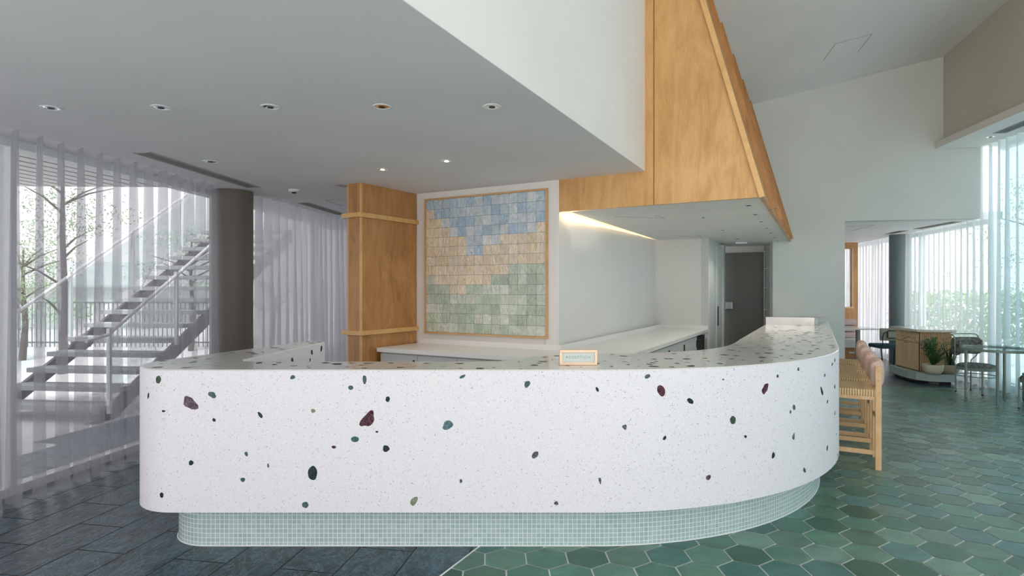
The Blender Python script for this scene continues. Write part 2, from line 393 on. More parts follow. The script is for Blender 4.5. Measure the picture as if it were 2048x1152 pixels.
bm = BM(); prism(bm, [(3.6, w1y(3.6) + .2), (7.25, w1y(7.25) + .2), (7.25, 8.6), (8.6, 15.6), (3.6, 15.6)], ZC, ZC + .12)
struct('ceiling_dining', bm, 'ceiling_paint')
# ---- walls
def wall(name, a, b, z0, z1, th, m, ext=0):
    a, b = Vector(a[:2]), Vector(b[:2]); d = (b - a).normalized(); n = Vector((-d.y, d.x)) * th
    bm = BM(); prism(bm, [tuple(a), tuple(b), tuple(b + n), tuple(a + n)], z0, z1); return struct(name, bm, m)
A_, P_ = (.4448, 5.512), (-1.033, 6.327)
L2e = (2.23, 8.76); L3e = (2.84, 8.42)
wall('wall_art', P_, A_, 0, ZC, .12, 'white_paint')
wall('wall_bar', (.4448 - .02, 5.512), (2.23, 8.90), 0, ZC, .12, 'white_paint')
wall('wall_end', (2.10, 8.832), L3e, 0, 2.3, .12, 'white_paint')
wall('wall_corridor', L3e, (L3e[0] + VB.x * 1.75, L3e[1] + VB.y * 1.75), 0, 2.3, .1, 'sage_paint')
bm = BM()                                # wall at the bar end with the opening to the dining area
pl = [(1.6, 2.17), (4.05, 2.17), (4.05, 0), (5.06, 0), (5.06, ZC), (6.86, ZC), (6.86, 0), (6.86, None), (1.6, None)]
pl = [(1.6, 2.17), (4.05, 2.17), (4.05, 0), (5.06, 0), (5.06, ZC), (6.86, ZC), (6.86, ceil_z(6.86, w1y(6.86))), (1.6, ceil_z(1.6, w1y(1.6)))]
extr(bm, [(x, w1y(x), z) for x, z in pl], (.19 * .2, .98 * .2, 0)); struct('wall_bar_end', bm, 'sage_paint')
bm = BM()
def rw(y): return 6.374 + .17 * (y - 8.6)
def sf(y): return 6.27 + .17 * (y - 8.65)
ya = w1y(6.374) - .001
extr(bm, [(rw(ya), ya, 3.585), (rw(-3), -3, 3.585), (rw(-3), -3, ceil_z(rw(-3), -3)), (rw(ya), ya, ceil_z(rw(ya), ya))], (.1, 0, 0)); struct('wall_right', bm, 'taupe_paint')
bm = BM(); ys = w1y(6.27) - .001
prism(bm, [(sf(-3), -3), (sf(ys), ys), (7.15, w1y(7.15) - .001), (curR(-3) + .3, -3)], 3.49, 3.585); struct('trim_1', bm, 'white_paint')
# dining back walls
bm = BM(); box(bm, (3.6, 15.4, 0), (8.6, 15.55, ZC)); struct('wall_dining', bm, 'white_paint')
bm = BM(); prism(bm, [(4.7, 9.13), (4.82, 9.13), (4.82, 15.4), (4.7, 15.4)], 0, ZC); struct('wall_dining_left', bm, 'white_paint')
bm = BM(); box(bm, (-3.4, 11.35, 0), (1.5, 11.5, ZC)); struct('wall_back', bm, 'white_paint')
# corridor end with the grey door
D0 = Vector((3.66, 10.12)); D1 = D0 + Vector((UB.x, UB.y)) * .92
wall('wall_corridor_end', tuple(D0 + Vector((VB.x, VB.y)) * .06), tuple(D1 + Vector((VB.x, VB.y)) * .06), 0, 2.3, .1, 'grey_paint')
bm = BM(); M_ = frame((D0.x, D0.y), UB); box(bm, (.03, 0, 0), (.72, .045, 2.04), M_, .002)
door = struct('door_1', bm, 'dark_door_paint')
bm = BM(); box(bm, (.05, -.05, 1.07), (.17, -.001, 1.19), M_, .006); o = link('lock_box', bm, 'brushed', door); o['label'] = 'square steel lock box on the door'
bm = BM(); tube(bm, [M_ @ Vector(p) for p in ((.03, -.03, 1.05), (.03, -.06, 1.05), (.03, -.06, 1.18), (.03, -.03, 1.18))], .008); link('door_handle', bm, 'brushed', door)
M2 = frame((L3e[0], L3e[1]), VB)         # light service door along the corridor wall
bm = BM(); box(bm, (.62, -.03, 0), (1.12, -.002, 2.08), M2, .002); box(bm, (1.12, -.06, 0), (1.2, -.002, 2.12), M2)
door2 = struct('door_2', bm, 'sage_paint')
bm = BM(); box(bm, (.66, -.045, .85), (.68, -.031, 1.15), M2); link('door_handle', bm, 'black_metal', door2)
bm = BM(); box(bm, (1.08, -.045, 1.78), (1.11, -.031, 1.92), M2); link('door_hinge', bm, 'brushed', door2)

# ---- glass facades
def mullions(bm, f, y0, y1, z1, step, off, w=.05):
    y = y0
    while y <= y1 + .01:
        x = f(y) + off; box(bm, (x - .05, y - w / 2, 0), (x + .05, y + w / 2, z1)); y += step
def facade(name, f, y0, y1, z1, off, gm, fm, step):
    bm = BM(); mullions(bm, f, y0, y1, z1, step, off)
    for z, h in ((.0, .06), (z1 - .06, .06)):
        extr(bm, [(f(y0) + off - .05, y0, z), (f(y1) + off - .05, y1, z), (f(y1) + off - .05, y1, z + h), (f(y0) + off - .05, y0, z + h)], (.1, 0, 0))
    fr = struct(name, bm, fm)
    bm = BM(); extr(bm, [(f(y0) + off, y0, .03), (f(y1) + off, y1, .03), (f(y1) + off, y1, z1 - .03), (f(y0) + off, y0, z1 - .03)], (.012, 0, 0))
    link('glass_pane', bm, gm, fr); return fr
facade('window_1', curL, 1.8, 11.3, ZC, -.28, 'window_glass', 'white_metal', 2.2)
facade('window_2', curR, 8.65, 15.2, ZC, .25, 'clear_glass', 'white_metal', 2.1)
facade('window_3', curR, -2.9, 8.45, 3.49, .25, 'green_glass', 'white_metal', 1.9)

# ================================================================ SHEER CURTAINS
def curtain(name, f, y0, y1, z0, z1, m, label, pitch=.157, amp=.04, seed=1, group=None):
    rr = random.Random(seed); n = int((y1 - y0) / pitch); pitch = (y1 - y0) / n; per = 12; cols = n * per + 1; rows = 10
    ph = [rr.uniform(-.35, .35) for _ in range(n + 2)]; am = [amp * rr.uniform(.75, 1.2) for _ in range(n + 2)]
    dr = [rr.uniform(-.25, .25) for _ in range(n + 2)]
    bm = BM(); g = []
    for r_ in range(rows + 1):
        tz = r_ / rows; z = z0 + (z1 - z0) * tz; line = []
        for c in range(cols):
            t = c / per; k = int(t); fr = t - k
            P = ph[k] * (1 - fr) + ph[k + 1] * fr + (dr[k] * (1 - fr) + dr[k + 1] * fr) * (1 - tz)
            A = (am[k] * (1 - fr) + am[k + 1] * fr) * (.8 + .45 * (1 - tz))
            y = y0 + t * pitch + .012 * math.sin(4 * math.pi * t + P)
            x = f(y0 + t * pitch) + A * math.sin(2 * math.pi * t + P) + .012 * (1 - tz) * math.sin(t * 1.7)
            zz = z + (.006 * math.sin(t * 2.1) if r_ == 0 else 0)
            line.append(bm.verts.new((x, y, zz)))
        g.append(line)
    for a, b in zip(g, g[1:]):
        for i in range(cols - 1): bm.faces.new((a[i], a[i + 1], b[i + 1], b[i]))
    o = link(name, bm, m, smooth=True)
    return tag(o, label, 'curtain', group)
curtain('sheer_curtain', curL, 1.6, 5.80, .012, ZC - .002, 'sheer_lilac', 'floor-length sheer grey curtain at the left edge, in front of the outdoor stair', seed=3, amp=.08)
curtain('sheer_curtain', curL, 6.44, 10.9, .012, ZC - .002, 'sheer_grey', 'sheer pale grey curtain between the round grey pillar and the wooden pillar', seed=8, amp=.085, pitch=.17)
curtain('sheer_curtain', curR, 2.4, 8.48, .012, 3.488, 'sheer_aqua_cast', 'tall sheer curtain, aqua light cast in its cloth, behind the round table, at the right edge', seed=5, amp=.065, pitch=.17)
curtain('sheer_curtain', curR, 8.53, 10.85, .012, ZC - .002, 'sheer_aqua_cast', 'sheer curtain, aqua light cast in its cloth, behind the slatted console cabinet', seed=11, amp=.045, pitch=.16)
curtain('sheer_curtain', curR, 11.42, 15.2, .012, ZC - .002, 'sheer_white', 'white sheer curtain behind the dark metal chair and the booth', seed=12, amp=.045, pitch=.16)

# round structural pillars by the windows
bm = BM(); lathe(bm, [(.20, 0), (.20, ZC)], (-2.955, 6.16, 0), 40); o = struct('trim_2', bm, 'pillar_taupe', smooth=True)
tag(o, 'dark taupe round pillar between the two left sheer curtains', 'pillar'); o['kind'] = 'structure'
bm = BM(); lathe(bm, [(.17, 0), (.17, ZC)], (7.41, 11.13, 0), 40); o = struct('trim_3', bm, 'dining_pillar', smooth=True)
tag(o, 'dark grey round pillar behind the console cabinet', 'pillar'); o['kind'] = 'structure'

# ================================================================ WOODEN PILLAR
pc = Vector((-1.464, 5.642)); pu = (Vector(P_) - Vector((-1.033, 6.327)))
pv = (Vector((-1.033, 6.327)) - pc).normalized(); pw = Vector((-pv.y, pv.x))     # pw points left
pil = empty('wooden_pillar', 'honey plywood clad pillar with two horizontal rails, left of the tiled wall panel', 'pillar', (pc.x, pc.y, 0))
def rel(o, par):                          # keep world position under an unrotated empty
    o.parent = par; o.location = o.location - par.location
Mp = frame((0, 0), pv)                    # x along depth, y to the left
bm = BM(); box(bm, (.0, .004, 0), (.81, .175, ZC - .001), Mp); o = link('cladding', bm, 'pillar_ply', pil)
bm = BM(); box(bm, (-.006, -.006, 0), (.012, .012, ZC - .002), Mp); link('corner_bead', bm, 'honey_trim', pil)
for z in (.968, 2.115):
    bm = BM(); box(bm, (-.035, -.028, z), (.81, .0, z + .045), Mp, .002); box(bm, (-.035, 0, z), (-.004, .235, z + .045), Mp, .002); link('rail', bm, 'honey_trim', pil)
bm = BM(); box(bm, (0, .175, 0), (.81, .19, ZC - .001), Mp); link('edge_strip', bm, 'honey_trim', pil)

# ================================================================ TIMBER HOOD OVER THE BAR
Ah, Bh, Ch = Vector((.4448, 5.512, 2.15)), Vector((2.0, 4.626, 2.15)), Vector((4.32, 9.0, 2.15))
Jh = Vector((1.1655, 5.101, 2.15)); LV = Vector((-.238, .135, 1.))
def topc(p):                              # run up the lean until the sloping ceiling
    t = (ceil_z(p.x, p.y) - p.z) / (1 - .187 * LV.x + .130 * LV.y); return p + LV * t
hood = empty('bar_hood', 'honey plywood bulkhead with a leaning side hanging from the sloping ceiling over the bar', 'bulkhead', (1.2, 5.1, 2.15))
def hp(name, bm, m, parent=None, smooth=False):
    p = parent or hood
    o = link(name, bm, m, p, smooth)
    off = Vector((1.2, 5.1, 2.15)); o.data.transform(Matrix.Translation(-off)); return o
hn = Vector((Bh.y - Ah.y, Ah.x - Bh.x, 0)).normalized() * -1
if hn.y < 0: hn = -hn                     # pointing away from the viewer
sd = (Bh - Ah).normalized()
sm = Ah + sd * ((Vector((1.235, 5.061, 0)) - Vector((Ah.x, Ah.y, 0))).length)
bm = BM(); J2 = sm - sd * .008
extr(bm, [Ah, J2, Vector((J2.x, J2.y, ceil_z(J2.x, J2.y))), Vector((Jh.x, Jh.y, ceil_z(Jh.x, Jh.y))), Vector((Jh.x, Jh.y, ZC)), Vector((Ah.x, Ah.y, ZC))], hn * .03)
hp('band_panel', bm, 'honey_ply')
Bt = topc(Bh); s2 = sm + sd * .004
bm = BM(); extr(bm, [s2, Bh, Bt, Vector((s2.x, s2.y, ceil_z(s2.x, s2.y)))], hn * .03); hp('front_panel', bm, 'honey_ply')
bm = BM(); extr(bm, [sm - sd * .01 + hn * .012, sm + sd * .01 + hn * .012, Vector((sm.x, sm.y, ceil_z(sm.x, sm.y))) + sd * .01 + hn * .012, Vector((sm.x, sm.y, ceil_z(sm.x, sm.y))) - sd * .01 + hn * .012], hn * .02); hp('groove', bm, 'booth_wood')
sv = (Ch - Bh).normalized(); nn = sv.cross(LV).normalized()
if nn.x < 0: nn = -nn
Ct = topc(Ch)
bm = BM(); extr(bm, [Bh, Ch, Ct, Bt], -nn * .03); hp('side_panel', bm, 'pillar_ply')
def board(q, w, d0, d1, m, name):
    a = Bh + sv * q; b = a + sv * w; bm = BM()
    extr(bm, [a + nn * d0, b + nn * d0, topc(b) + nn * d0, topc(a) + nn * d0], nn * (d1 - d0)); hp(name, bm, m)
board(-.03, .04, -.03, .012, 'honey_trim', 'edge_trim')
for k in range(1, 7): board(.93 * k - .12, .05, .0, .045, 'pillar_ply', 'batten')
bm = BM()                                 # soffit board of the hood, with a slot for the cove light
cv = .06
sp_ = [(Ah.x + .11, Ah.y + .03), (Bh.x - .012, Bh.y + .03), (Ch.x - .03, Ch.y), (4.05, w1y(4.05)), (4.62, 10.2), (3.4, 10.6), (L3e[0], L3e[1] + .15), (L2e[0] + .02, L2e[1] + .10)]
prism(bm, sp_, 2.152, 2.17); hp('soffit', bm, 'grey_paint')
bm = BM(); c0 = Vector((.55, 5.50)); c1 = Vector((2.23, 8.62))
d_ = (c1 - c0).normalized(); n_ = Vector((d_.y, -d_.x))
box(bm, (0, .0, 2.21), ((c1 - c0).length, .03, 2.22), frame((c0.x, c0.y), d_))
hp('cove_strip', bm, 'white_paint')
ld = bpy.data.lights.new('cove_light', 'AREA'); ld.shape = 'RECTANGLE'; ld.size = (c1 - c0).length; ld.size_y = .03; ld.energy = 9; ld.color = (1, .72, .38)
lo = bpy.data.objects.new('cove_light', ld); COL.objects.link(lo); mid = (c0 + c1) / 2 - n_ * .0
lo.location = (mid.x + n_.x * .012, mid.y + n_.y * .012, 2.20); lo.rotation_euler = (0, 0, math.atan2(d_.y, d_.x))

# ================================================================ RECEPTION COUNTER
ZT, ZBt = .991, .234
YF = 3.083
def outer_line(off=0.):
    # offset shrinks the outline inwards
    pts = []
    ld_ = Vector((.318, 1)).normalized(); ln = Vector((ld_.y, -ld_.x))      # left side, inward normal = +x
    p0 = Vector((-2.015, 3.741)) + ln * off; yf = YF + off
    t = (yf - p0.y) / ld_.y; cor = p0 + ld_ * t
    rad = .307 - off * .35; ang = math.acos(ld_.dot(Vector((1, 0)))); tl = rad / math.tan(ang / 2)
    c = Vector((cor.x + tl, yf + rad))
    a1 = math.atan2((cor + ld_ * tl - c).y, (cor + ld_ * tl - c).x)
    if a1 < 0: a1 += 2 * math.pi
    end = Vector((-1.69, 4.765)) + ln * off
    pts.append(end); n = 26
    q0 = cor + ld_ * tl
    for i in range(1, 14): pts.append(end.lerp(q0, i / 14))
    for i in range(n + 1):
        a = a1 + (1.5 * math.pi - a1) * i / n; pts.append(c + Vector((math.cos(a), math.sin(a))) * rad)
    xs = .445; x_ = pts[-1].x
    k = 30
    for i in range(1, k + 1): pts.append(Vector((x_ + (xs - x_) * i / k, yf)))
    rr = 2.2 - off; cc = Vector((.445, YF + 2.2)); n = 70; aend = R(62.5)
    for i in range(1, n + 1):
        a = aend * i / n; pts.append(cc + Vector((math.sin(a), -math.cos(a))) * rr)
    last = pts[-1]; dd = Vector((math.cos(aend), math.sin(aend)))
    tt = (9.809 - .19 * last.x - last.y) / (dd.y + .19 * dd.x) - .004
    for i in range(1, 41): pts.append(last + dd * tt * i / 40)
    return pts
def smoothp(P, n=8):
    out = []; P = [Vector(p) for p in P]
    for i in range(len(P) - 1):
        p0, p1, p2, p3 = P[max(i - 1, 0)], P[i], P[i + 1], P[min(i + 2, len(P) - 1)]
        for k in range(n):
            t = k / n; out.append(.5 * ((2 * p1) + (p2 - p0) * t + (2 * p0 - 5 * p1 + 4 * p2 - p3) * t * t + (3 * p1 - p0 - 3 * p2 + p3) * t ** 3))
    return out + [P[-1]]
OUT = outer_line()
INN = [Vector((4.135, w1y(4.135) - .004)), Vector((3.045, 7.0)), Vector((2.2, 5.44))] + smoothp([(1.923, 4.93), (1.75, 4.60), (1.574, 4.33), (1.34, 4.10), (1.10, 3.965), (.856, 3.875), (.60, 3.83), (.32, 3.80), (.15, 3.70), (.02, 3.52), (-.12, 3.45), (-.30, 3.433)], 6) + \
      [Vector((-1.50, 3.433)), Vector((-1.59, 3.45)), Vector((-1.625, 3.52)), Vector((-1.505, 4.68)), Vector((-1.53, 4.74)), Vector((-1.60, 4.775))]
ctr = empty('reception_counter', 'long curved white terrazzo reception bar with green and plum stones on a mint mosaic plinth', 'counter')
CH = .006
def ring(bm, poly, z0, z1, mi=0):
    n = len(poly)
    a = [bm.verts.new((p.x, p.y, z0)) for p in poly]; b = [bm.verts.new((p.x, p.y, z1)) for p in poly]
    for i in range(n): bm.faces.new((a[i], a[(i + 1) % n], b[(i + 1) % n], b[i])).material_index = mi
    return a, b
full = OUT + INN; n_o = len(OUT)
def shrink(poly, d):
    out = []; n = len(poly)
    for i in range(n):
        a = (poly[i] - poly[i - 1]); b = (poly[(i + 1) % n] - poly[i])
        a = a.normalized() if a.length > 1e-6 else b.normalized(); b = b.normalized() if b.length > 1e-6 else a
        na, nb = Vector((-a.y, a.x)), Vector((-b.y, b.x)); m_ = na + nb
        m_ = m_.normalized() if m_.length > 1e-4 else na
        out.append(poly[i] + m_ * d / max(.5, m_.dot(na)))
    return out
area = sum(full[i - 1].x * full[i].y - full[i].x * full[i - 1].y for i in range(len(full)))
sg = 1 if area > 0 else -1
inset = shrink(full, CH * sg)
# stones
SCOL = ['stone_T', 'stone_D', 'stone_G', 'stone_M', 'stone_P', 'stone_O', 'stone_K', 'stone_B']; SI = {c[-1]: i + 1 for i, c in enumerate(SCOL)}
def hit(u, v):                            # where the line of sight meets the counter's outer face
    r = (u - CX) / F; best = None
    for a, b in zip(OUT, OUT[1:]):
        fa_, fb_ = a.x - r * a.y, b.x - r * b.y
        if fa_ * fb_ <= 0 and abs(fa_ - fb_) > 1e-9:
            p = a.lerp(b, fa_ / (fa_ - fb_))
            if best is None or p.y < best[0].y:
                d = (b - a).normalized(); best = (p, Vector((d.y, -d.x)))
    if best is None: return None
    p, nrm = best; z = H - (v - VH) / F * p.y
    return Vector((p.x, p.y, z)) + Vector((nrm.x, nrm.y, 0)) * .0006
def blob(rr, k=14, jag=.12):
    j = [rr.uniform(-jag, jag) for _ in range(3)]; p = [rr.uniform(0, 6.28) for _ in range(3)]
    return [1 + j[0] * math.sin(2 * a + p[0]) + j[1] * math.sin(3 * a + p[1]) + j[2] * .6 * math.sin(5 * a + p[2]) for a in (2 * math.pi * i / k for i in range(k))]
ZA, ZB_, ZD = (300, 730, 3.84), (740, 730, 3.84), (1180, 700, 3.4904)
STN = [(ZA, q) for q in [(65, 112, 38, 64, 0, 'G'), (310, 293, 84, 122, 35, 'P'), (478, 229, 66, 44, -25, 'T'), (104, 354, 26, 18, 0, 'D'), (492, 422, 28, 26, 0, 'D'), (847, 384, 26, 56, 35, 'D'), (1096, 94, 40, 30, 30, 'T'), (1542, 174, 40, 34, 20, 'T'), (1648, 112, 32, 66, 0, 'T'), (1253, 352, 36, 30, 0, 'O'), (1673, 418, 88, 134, -38, 'M'), (1743, 513, 22, 16, 0, 'D'), (1574, 570, 66, 42, 0, 'T'), (1412, 630, 34, 24, 0, 'M'), (740, 683, 24, 40, 20, 'T'), (908, 773, 18, 30, 0, 'K'), (316, 751, 36, 40, 0, 'D'), (713, 881, 34, 36, 0, 'T'), (90, 999, 30, 42, 0, 'D'), (1249, 830, 76, 104, 8, 'D'), (1193, 1074, 50, 48, 0, 'T'), (-12, 236, 14, 46, -10, 'D')]]
STN += [(ZB_, q) for q in [(136, 262, 36, 40, 0, 'D'), (123, 642, 52, 52, 0, 'D'), (710, 89, 52, 22, 25, 'T'), (1207, 147, 42, 56, -25, 'T'), (1745, 187, 20, 42, 22, 'D'), (597, 462, 84, 66, 40, 'B'), (1268, 690, 42, 64, -38, 'K'), (698, 891, 20, 32, 0, 'T'), (338, 1045, 50, 72, -38, 'O'), (1766, 887, 20, 50, 12, 'K'), (1430, 1061, 36, 26, -8, 'K')]]
STN += [(ZD, q) for q in [(401, 184, 42, 28, 30, 'T'), (497, 284, 54, 80, 0, 'M'), (700, 356, 52, 32, -38, 'D'), (1222, 270, 40, 72, -18, 'M'), (929, 206, 14, 12, 0, 'K'), (1309, 182, 14, 22, 0, 'D'), (1454, 134, 14, 26, 0, 'T'), (1638, 177, 9, 24, -10, 'D'), (1690, 100, 7, 26, -8, 'D'), (1708, 71, 7, 26, 0, 'D'), (1708, 256, 7, 32, 0, 'D'), (1618, 287, 14, 62, 12, 'D'), (1657, 361, 8, 30, -10, 'D'), (1709, 440, 5, 34, -5, 'D'), (1424, 400, 20, 38, 0, 'T'), (1399, 432, 12, 26, 0, 'T'), (997, 489, 40, 60, 5, 'G'), (242, 538, 28, 40, 20, 'K'), (521, 614, 20, 34, -20, 'D'), (1085, 604, 20, 20, 0, 'D'), (1421, 604, 16, 48, -8, 'K'), (1279, 736, 22, 44, -14, 'D'), (1656, 684, 9, 38, -5, 'D'), (1729, 735, 4, 30, 0, 'T'), (1497, 839, 18, 36, 14, 'T'), (826, 890, 32, 40, -22, 'P'), (1718, 588, 3, 16, 0, 'T')]]
NB = len(OUT) - 38                         # beyond this point the bar face steps back for knees
offs = shrink(full, .24 * sg)
bodyO = OUT[:NB] + [offs[i] for i in range(NB - 1, len(OUT))]
bm = BM(); ring(bm, bodyO + INN, ZBt, ZT - CH)
prism(bm, [tuple(p) for p in OUT[NB - 1:]] + [tuple(offs[i]) for i in range(len(OUT) - 1, NB - 2, -1)], ZT - .07, ZT - CH)
for (ox, oy, sc), (x, y, w, h, rot, c) in STN:
    rr = random.Random(int(x * 7 + y)); k = 18; B_ = blob(rr, k, .10 if c not in 'MPK' else .2); a0 = R(rot)
    vs = []
    for i in range(k):
        a = 2 * math.pi * i / k; ex, ey = w / 2 * B_[i] * math.cos(a), h / 2 * B_[i] * math.sin(a)
        rx, ry = ex * math.cos(a0) + ey * math.sin(a0), -ex * math.sin(a0) + ey * math.cos(a0)
        p = hit(ox + (x + rx) / sc, oy + (y + ry) / sc)
        if p is None: vs = None; break
        vs.append(bm.verts.new(p))
    if vs: f = bm.faces.new(vs); f.material_index = SI[c]
# stones on the inner face of the short arm
ia, ib = Vector((-1.625, 3.52)), Vector((-1.505, 4.68)); idr = (ib - ia).normalized(); inr = Vector((idr.y, -idr.x))
for s, z, w, h, rot in ((.62, .90, .03, .075, .25), (.93, .935, .028, .045, .2), (.90, .88, .02, .03, 0), (1.10, .945, .03, .055, -.3)):
    vs = []; rr = random.Random(int(s * 100)); B_ = blob(rr, 12)
    for i in range(12):
        a = 2 * math.pi * i / 12; ex, ey = w / 2 * B_[i] * math.cos(a), h / 2 * B_[i] * math.sin(a)
        p = ia + idr * (s + ex * math.cos(rot) - ey * math.sin(rot)) + inr * .0006; vs.append(bm.verts.new((p.x, p.y, z + ex * math.sin(rot) + ey * math.cos(rot))))
    bm.faces.new(vs).material_index = 2
bmb = [bm.verts.new((p.x, p.y, ZBt)) for p in bodyO + INN]; fill(bm, bmb)
o = link('terrazzo_body', bm, ['terrazzo_front'] + SCOL, ctr)
bm = BM()
a = [bm.verts.new((p.x, p.y, ZT - CH)) for p in full]; b = [bm.verts.new((p.x, p.y, ZT)) for p in inset]; n = len(full)
for i in range(n): bm.faces.new((a[i], a[(i + 1) % n], b[(i + 1) % n], b[i]))
fill(bm, b)
def inside(p, poly):
    c = False
    for i in range(len(poly)):
        a_, b2 = poly[i - 1], poly[i]
        if (a_.y > p.y) != (b2.y > p.y) and p.x < (b2.x - a_.x) * (p.y - a_.y) / (b2.y - a_.y) + a_.x: c = not c
    return c
rt = random.Random(21); placed = []; smallp = shrink(full, .03 * sg); cnt = 0
while cnt < 6000 and len(placed) < 330:
    cnt += 1; p = Vector((rt.uniform(-2.1, 4.8), rt.uniform(3.1, 9.0)))
    if not inside(p, smallp) or any((p - q).length < .075 for q in placed): continue
    placed.append(p); rad = rt.choice((.008, .012, .016, .022, .028)) * rt.uniform(.8, 1.15); asp = rt.uniform(.55, 1); ro = rt.uniform(0, 3.14); B_ = blob(rt, 12); vs = []
    for i in range(12):
        a2 = 2 * math.pi * i / 12; ex, ey = rad * B_[i] * math.cos(a2), rad * asp * B_[i] * math.sin(a2)
        vs.append(bm.verts.new((p.x + ex * math.cos(ro) - ey * math.sin(ro), p.y + ex * math.sin(ro) + ey * math.cos(ro), ZT + .0006)))
    bm.faces.new(vs).material_index = rt.choice((1, 2, 2, 2, 3, 4, 6, 7))
link('countertop', bm, ['terrazzo_top'] + SCOL, ctr)
# plinth faced with small mosaic
PLO = outer_line(.13); PLI = [p.copy() for p in INN[:]]
plin = shrink(full, .10 * sg)[n_o:]
bm = BM(); uv = bm.loops.layers.uv.new('uv'); acc = 0.; zt_ = ZBt - .001
poly = PLO[:NB] + [shrink(full, .34 * sg)[i] for i in range(NB - 1, len(OUT))] + plin
for i in range(len(poly)):
    p, q = poly[i], poly[(i + 1) % len(poly)]; l_ = (q - p).length
    if l_ < 1e-6: continue
    v4 = [bm.verts.new(c) for c in ((p.x, p.y, 0), (q.x, q.y, 0), (q.x, q.y, zt_), (p.x, p.y, zt_))]
    f = bm.faces.new(v4)
    for lp, (uu, vv) in zip(f.loops, ((acc, 0), (acc + l_, 0), (acc + l_, zt_), (acc, zt_))): lp[uv].uv = (uu, vv + .004)
    acc += l_
bmesh.ops.remove_doubles(bm, verts=bm.verts, dist=1e-5)
o = link('mosaic_plinth', bm, 'mosaic', ctr, True)
bm = BM(); ring(bm, [p for p in outer_line(.127)], 0, .006); sc_ = outer_line(.127); bm.free()
bm = BM(); tube(bm, [(p.x, p.y, .002) for p in sc_[:NB]], .004, 6); link('plinth_seam', bm, 'white_metal', ctr)

# ================================================================ BACK WORKTOP AND CABINETS
ZW = .835
dA = (Vector(A_) - Vector(P_)).normalized(); nA = Vector((dA.y, -dA.x))           # toward the viewer
dL = (Vector(L2e) - Vector(A_)).normalized(); nL = Vector((dL.y, -dL.x))          # to the right
DEP = .63; DEP2 = .70
wA0 = Vector(P_) + nA * .003; cnr = Vector(A_)
fl = Vector((-1.348, 5.68)); 
def isect(p, d, q, e):
    den = d.x * e.y - d.y * e.x; t = ((q.x - p.x) * e.y - (q.y - p.y) * e.x) / den; return p + d * t
def wtop(o1, o2, s=.003):
    f0 = Vector(P_) + nA * o1 - dA * .0
    left = isect(Vector(P_) + nA * o1, dA, pc + pw * -.03, pv)
    corner = isect(Vector(P_) + nA * o1, dA, Vector(A_) + nL * o2, dL)
    e_ = Vector(L2e) - dL * s; fr = isect(Vector(A_) + nL * o2, dL, Vector(L2e) - dL * s, (Vector(L3e) - Vector(L2e)).normalized())
    return left, corner, fr
l_, c_n, f_e = wtop(DEP, DEP2)
iA = isect(Vector(P_) + nA * .003, dA, Vector(A_) + nL * .003, dL)
e_in = isect(Vector(A_) + nL * .003, dL, Vector(L2e) - dL * .003, (Vector(L3e) - Vector(L2e)).normalized())
lb = isect(Vector(P_) + nA * .003, dA, pc - pw * .033, pv)
wt_ = empty('worktop', 'white worktop wrapping the wall corner below the tiled panel', 'worktop')
bm = BM(); prism(bm, [tuple(p) for p in (l_, c_n, f_e, e_in, iA, lb)], ZW - .04, ZW); link('slab', bm, 'white_laminate', wt_)
bm = BM()
def sk(a, b, n, t=.014):
    prism(bm, [tuple(a), tuple(b), tuple(b + n * t), tuple(a + n * t)], ZW, ZW + .05)
sk(lb, iA, nA); sk(iA, e_in, nL)
d3 = (Vector(L3e) - Vector(L2e)).normalized(); n3 = Vector((d3.y, -d3.x)); sk(e_in, f_e, n3)
link('upstand', bm, 'white_laminate', wt_)
cab = None; gA = 'grey base cabinets under the worktop'
nA_len = (c_n - l_).length - .05; kA = 5
ordn = ('end cabinet nearest the wooden pillar', 'second cabinet from the wooden pillar', 'third cabinet from the wooden pillar', 'fourth cabinet from the wooden pillar', 'cabinet at the outer corner')
def cabinet(M, w, d, label, flush=.0):
    c = empty('base_cabinet', label, 'cabinet', group=gA)
    bm = BM(); box(bm, (.001, .022, .08), (w - .001, d, ZW - .041), M); box(bm, (.001, .06, 0), (w - .001, d, .08), M); link('body', bm, 'cabinet_grey', c)
    bm = BM(); box(bm, (.003, .0, .09), (w - .003, .02, ZW - .055), M, .001); dr = link('door', bm, 'cabinet_grey', c)
    bm = BM(); box(bm, (w - .05, -.012, ZW - .20), (w - .03, .0, ZW - .10), M); link('handle', bm, 'black_metal', dr)
    return c
MA = frame(tuple(l_ + dA * .03 - nA * .02), dA)
for k in range(kA):
    w = (nA_len - .05) / kA
    cabinet(frame(tuple(l_ + dA * (.03 + w * k) - nA * .02), dA), w, .57 if k < 4 else .3, 'grey base cabinet under the worktop, ' + ordn[k])
LL = (f_e - c_n).length
names = ('first', 'second', 'third', 'fourth')
kk = 4; w = (LL - 1.33) / kk
for k in range(kk):
    cabinet(frame(tuple(c_n + dL * (.62 + w * k) - nL * .02), dL), w, .58, 'grey base cabinet along the bar wall, %s from the worktop corner' % names[k])
# black under-counter appliance
fr = empty('undercounter_fridge', 'black under-counter appliance at the far end of the white worktop', 'appliance')
Mf = frame(tuple(f_e - dL * .70 - nL * .02), dL)
bm = BM(); box(bm, (.005, .03, .02), (.53, .55, ZW - .06), Mf); link('body', bm, 'black', fr)
bm = BM(); box(bm, (.01, .0, .06), (.525, .028, ZW - .07), Mf, .003); link('door', bm, 'black_metal', fr)
bm = BM(); tube(bm, [Mf @ Vector(p) for p in ((.48, -.03, .3), (.48, -.03, .72))], .01); link('handle', bm, 'brushed', fr)
bm = BM(); box(bm, (.545, .0, .0), (.69, .55, ZW - .041), Mf); tag(link('end_panel', bm, 'white_laminate'), 'white end panel closing the worktop beside the black appliance', 'panel')

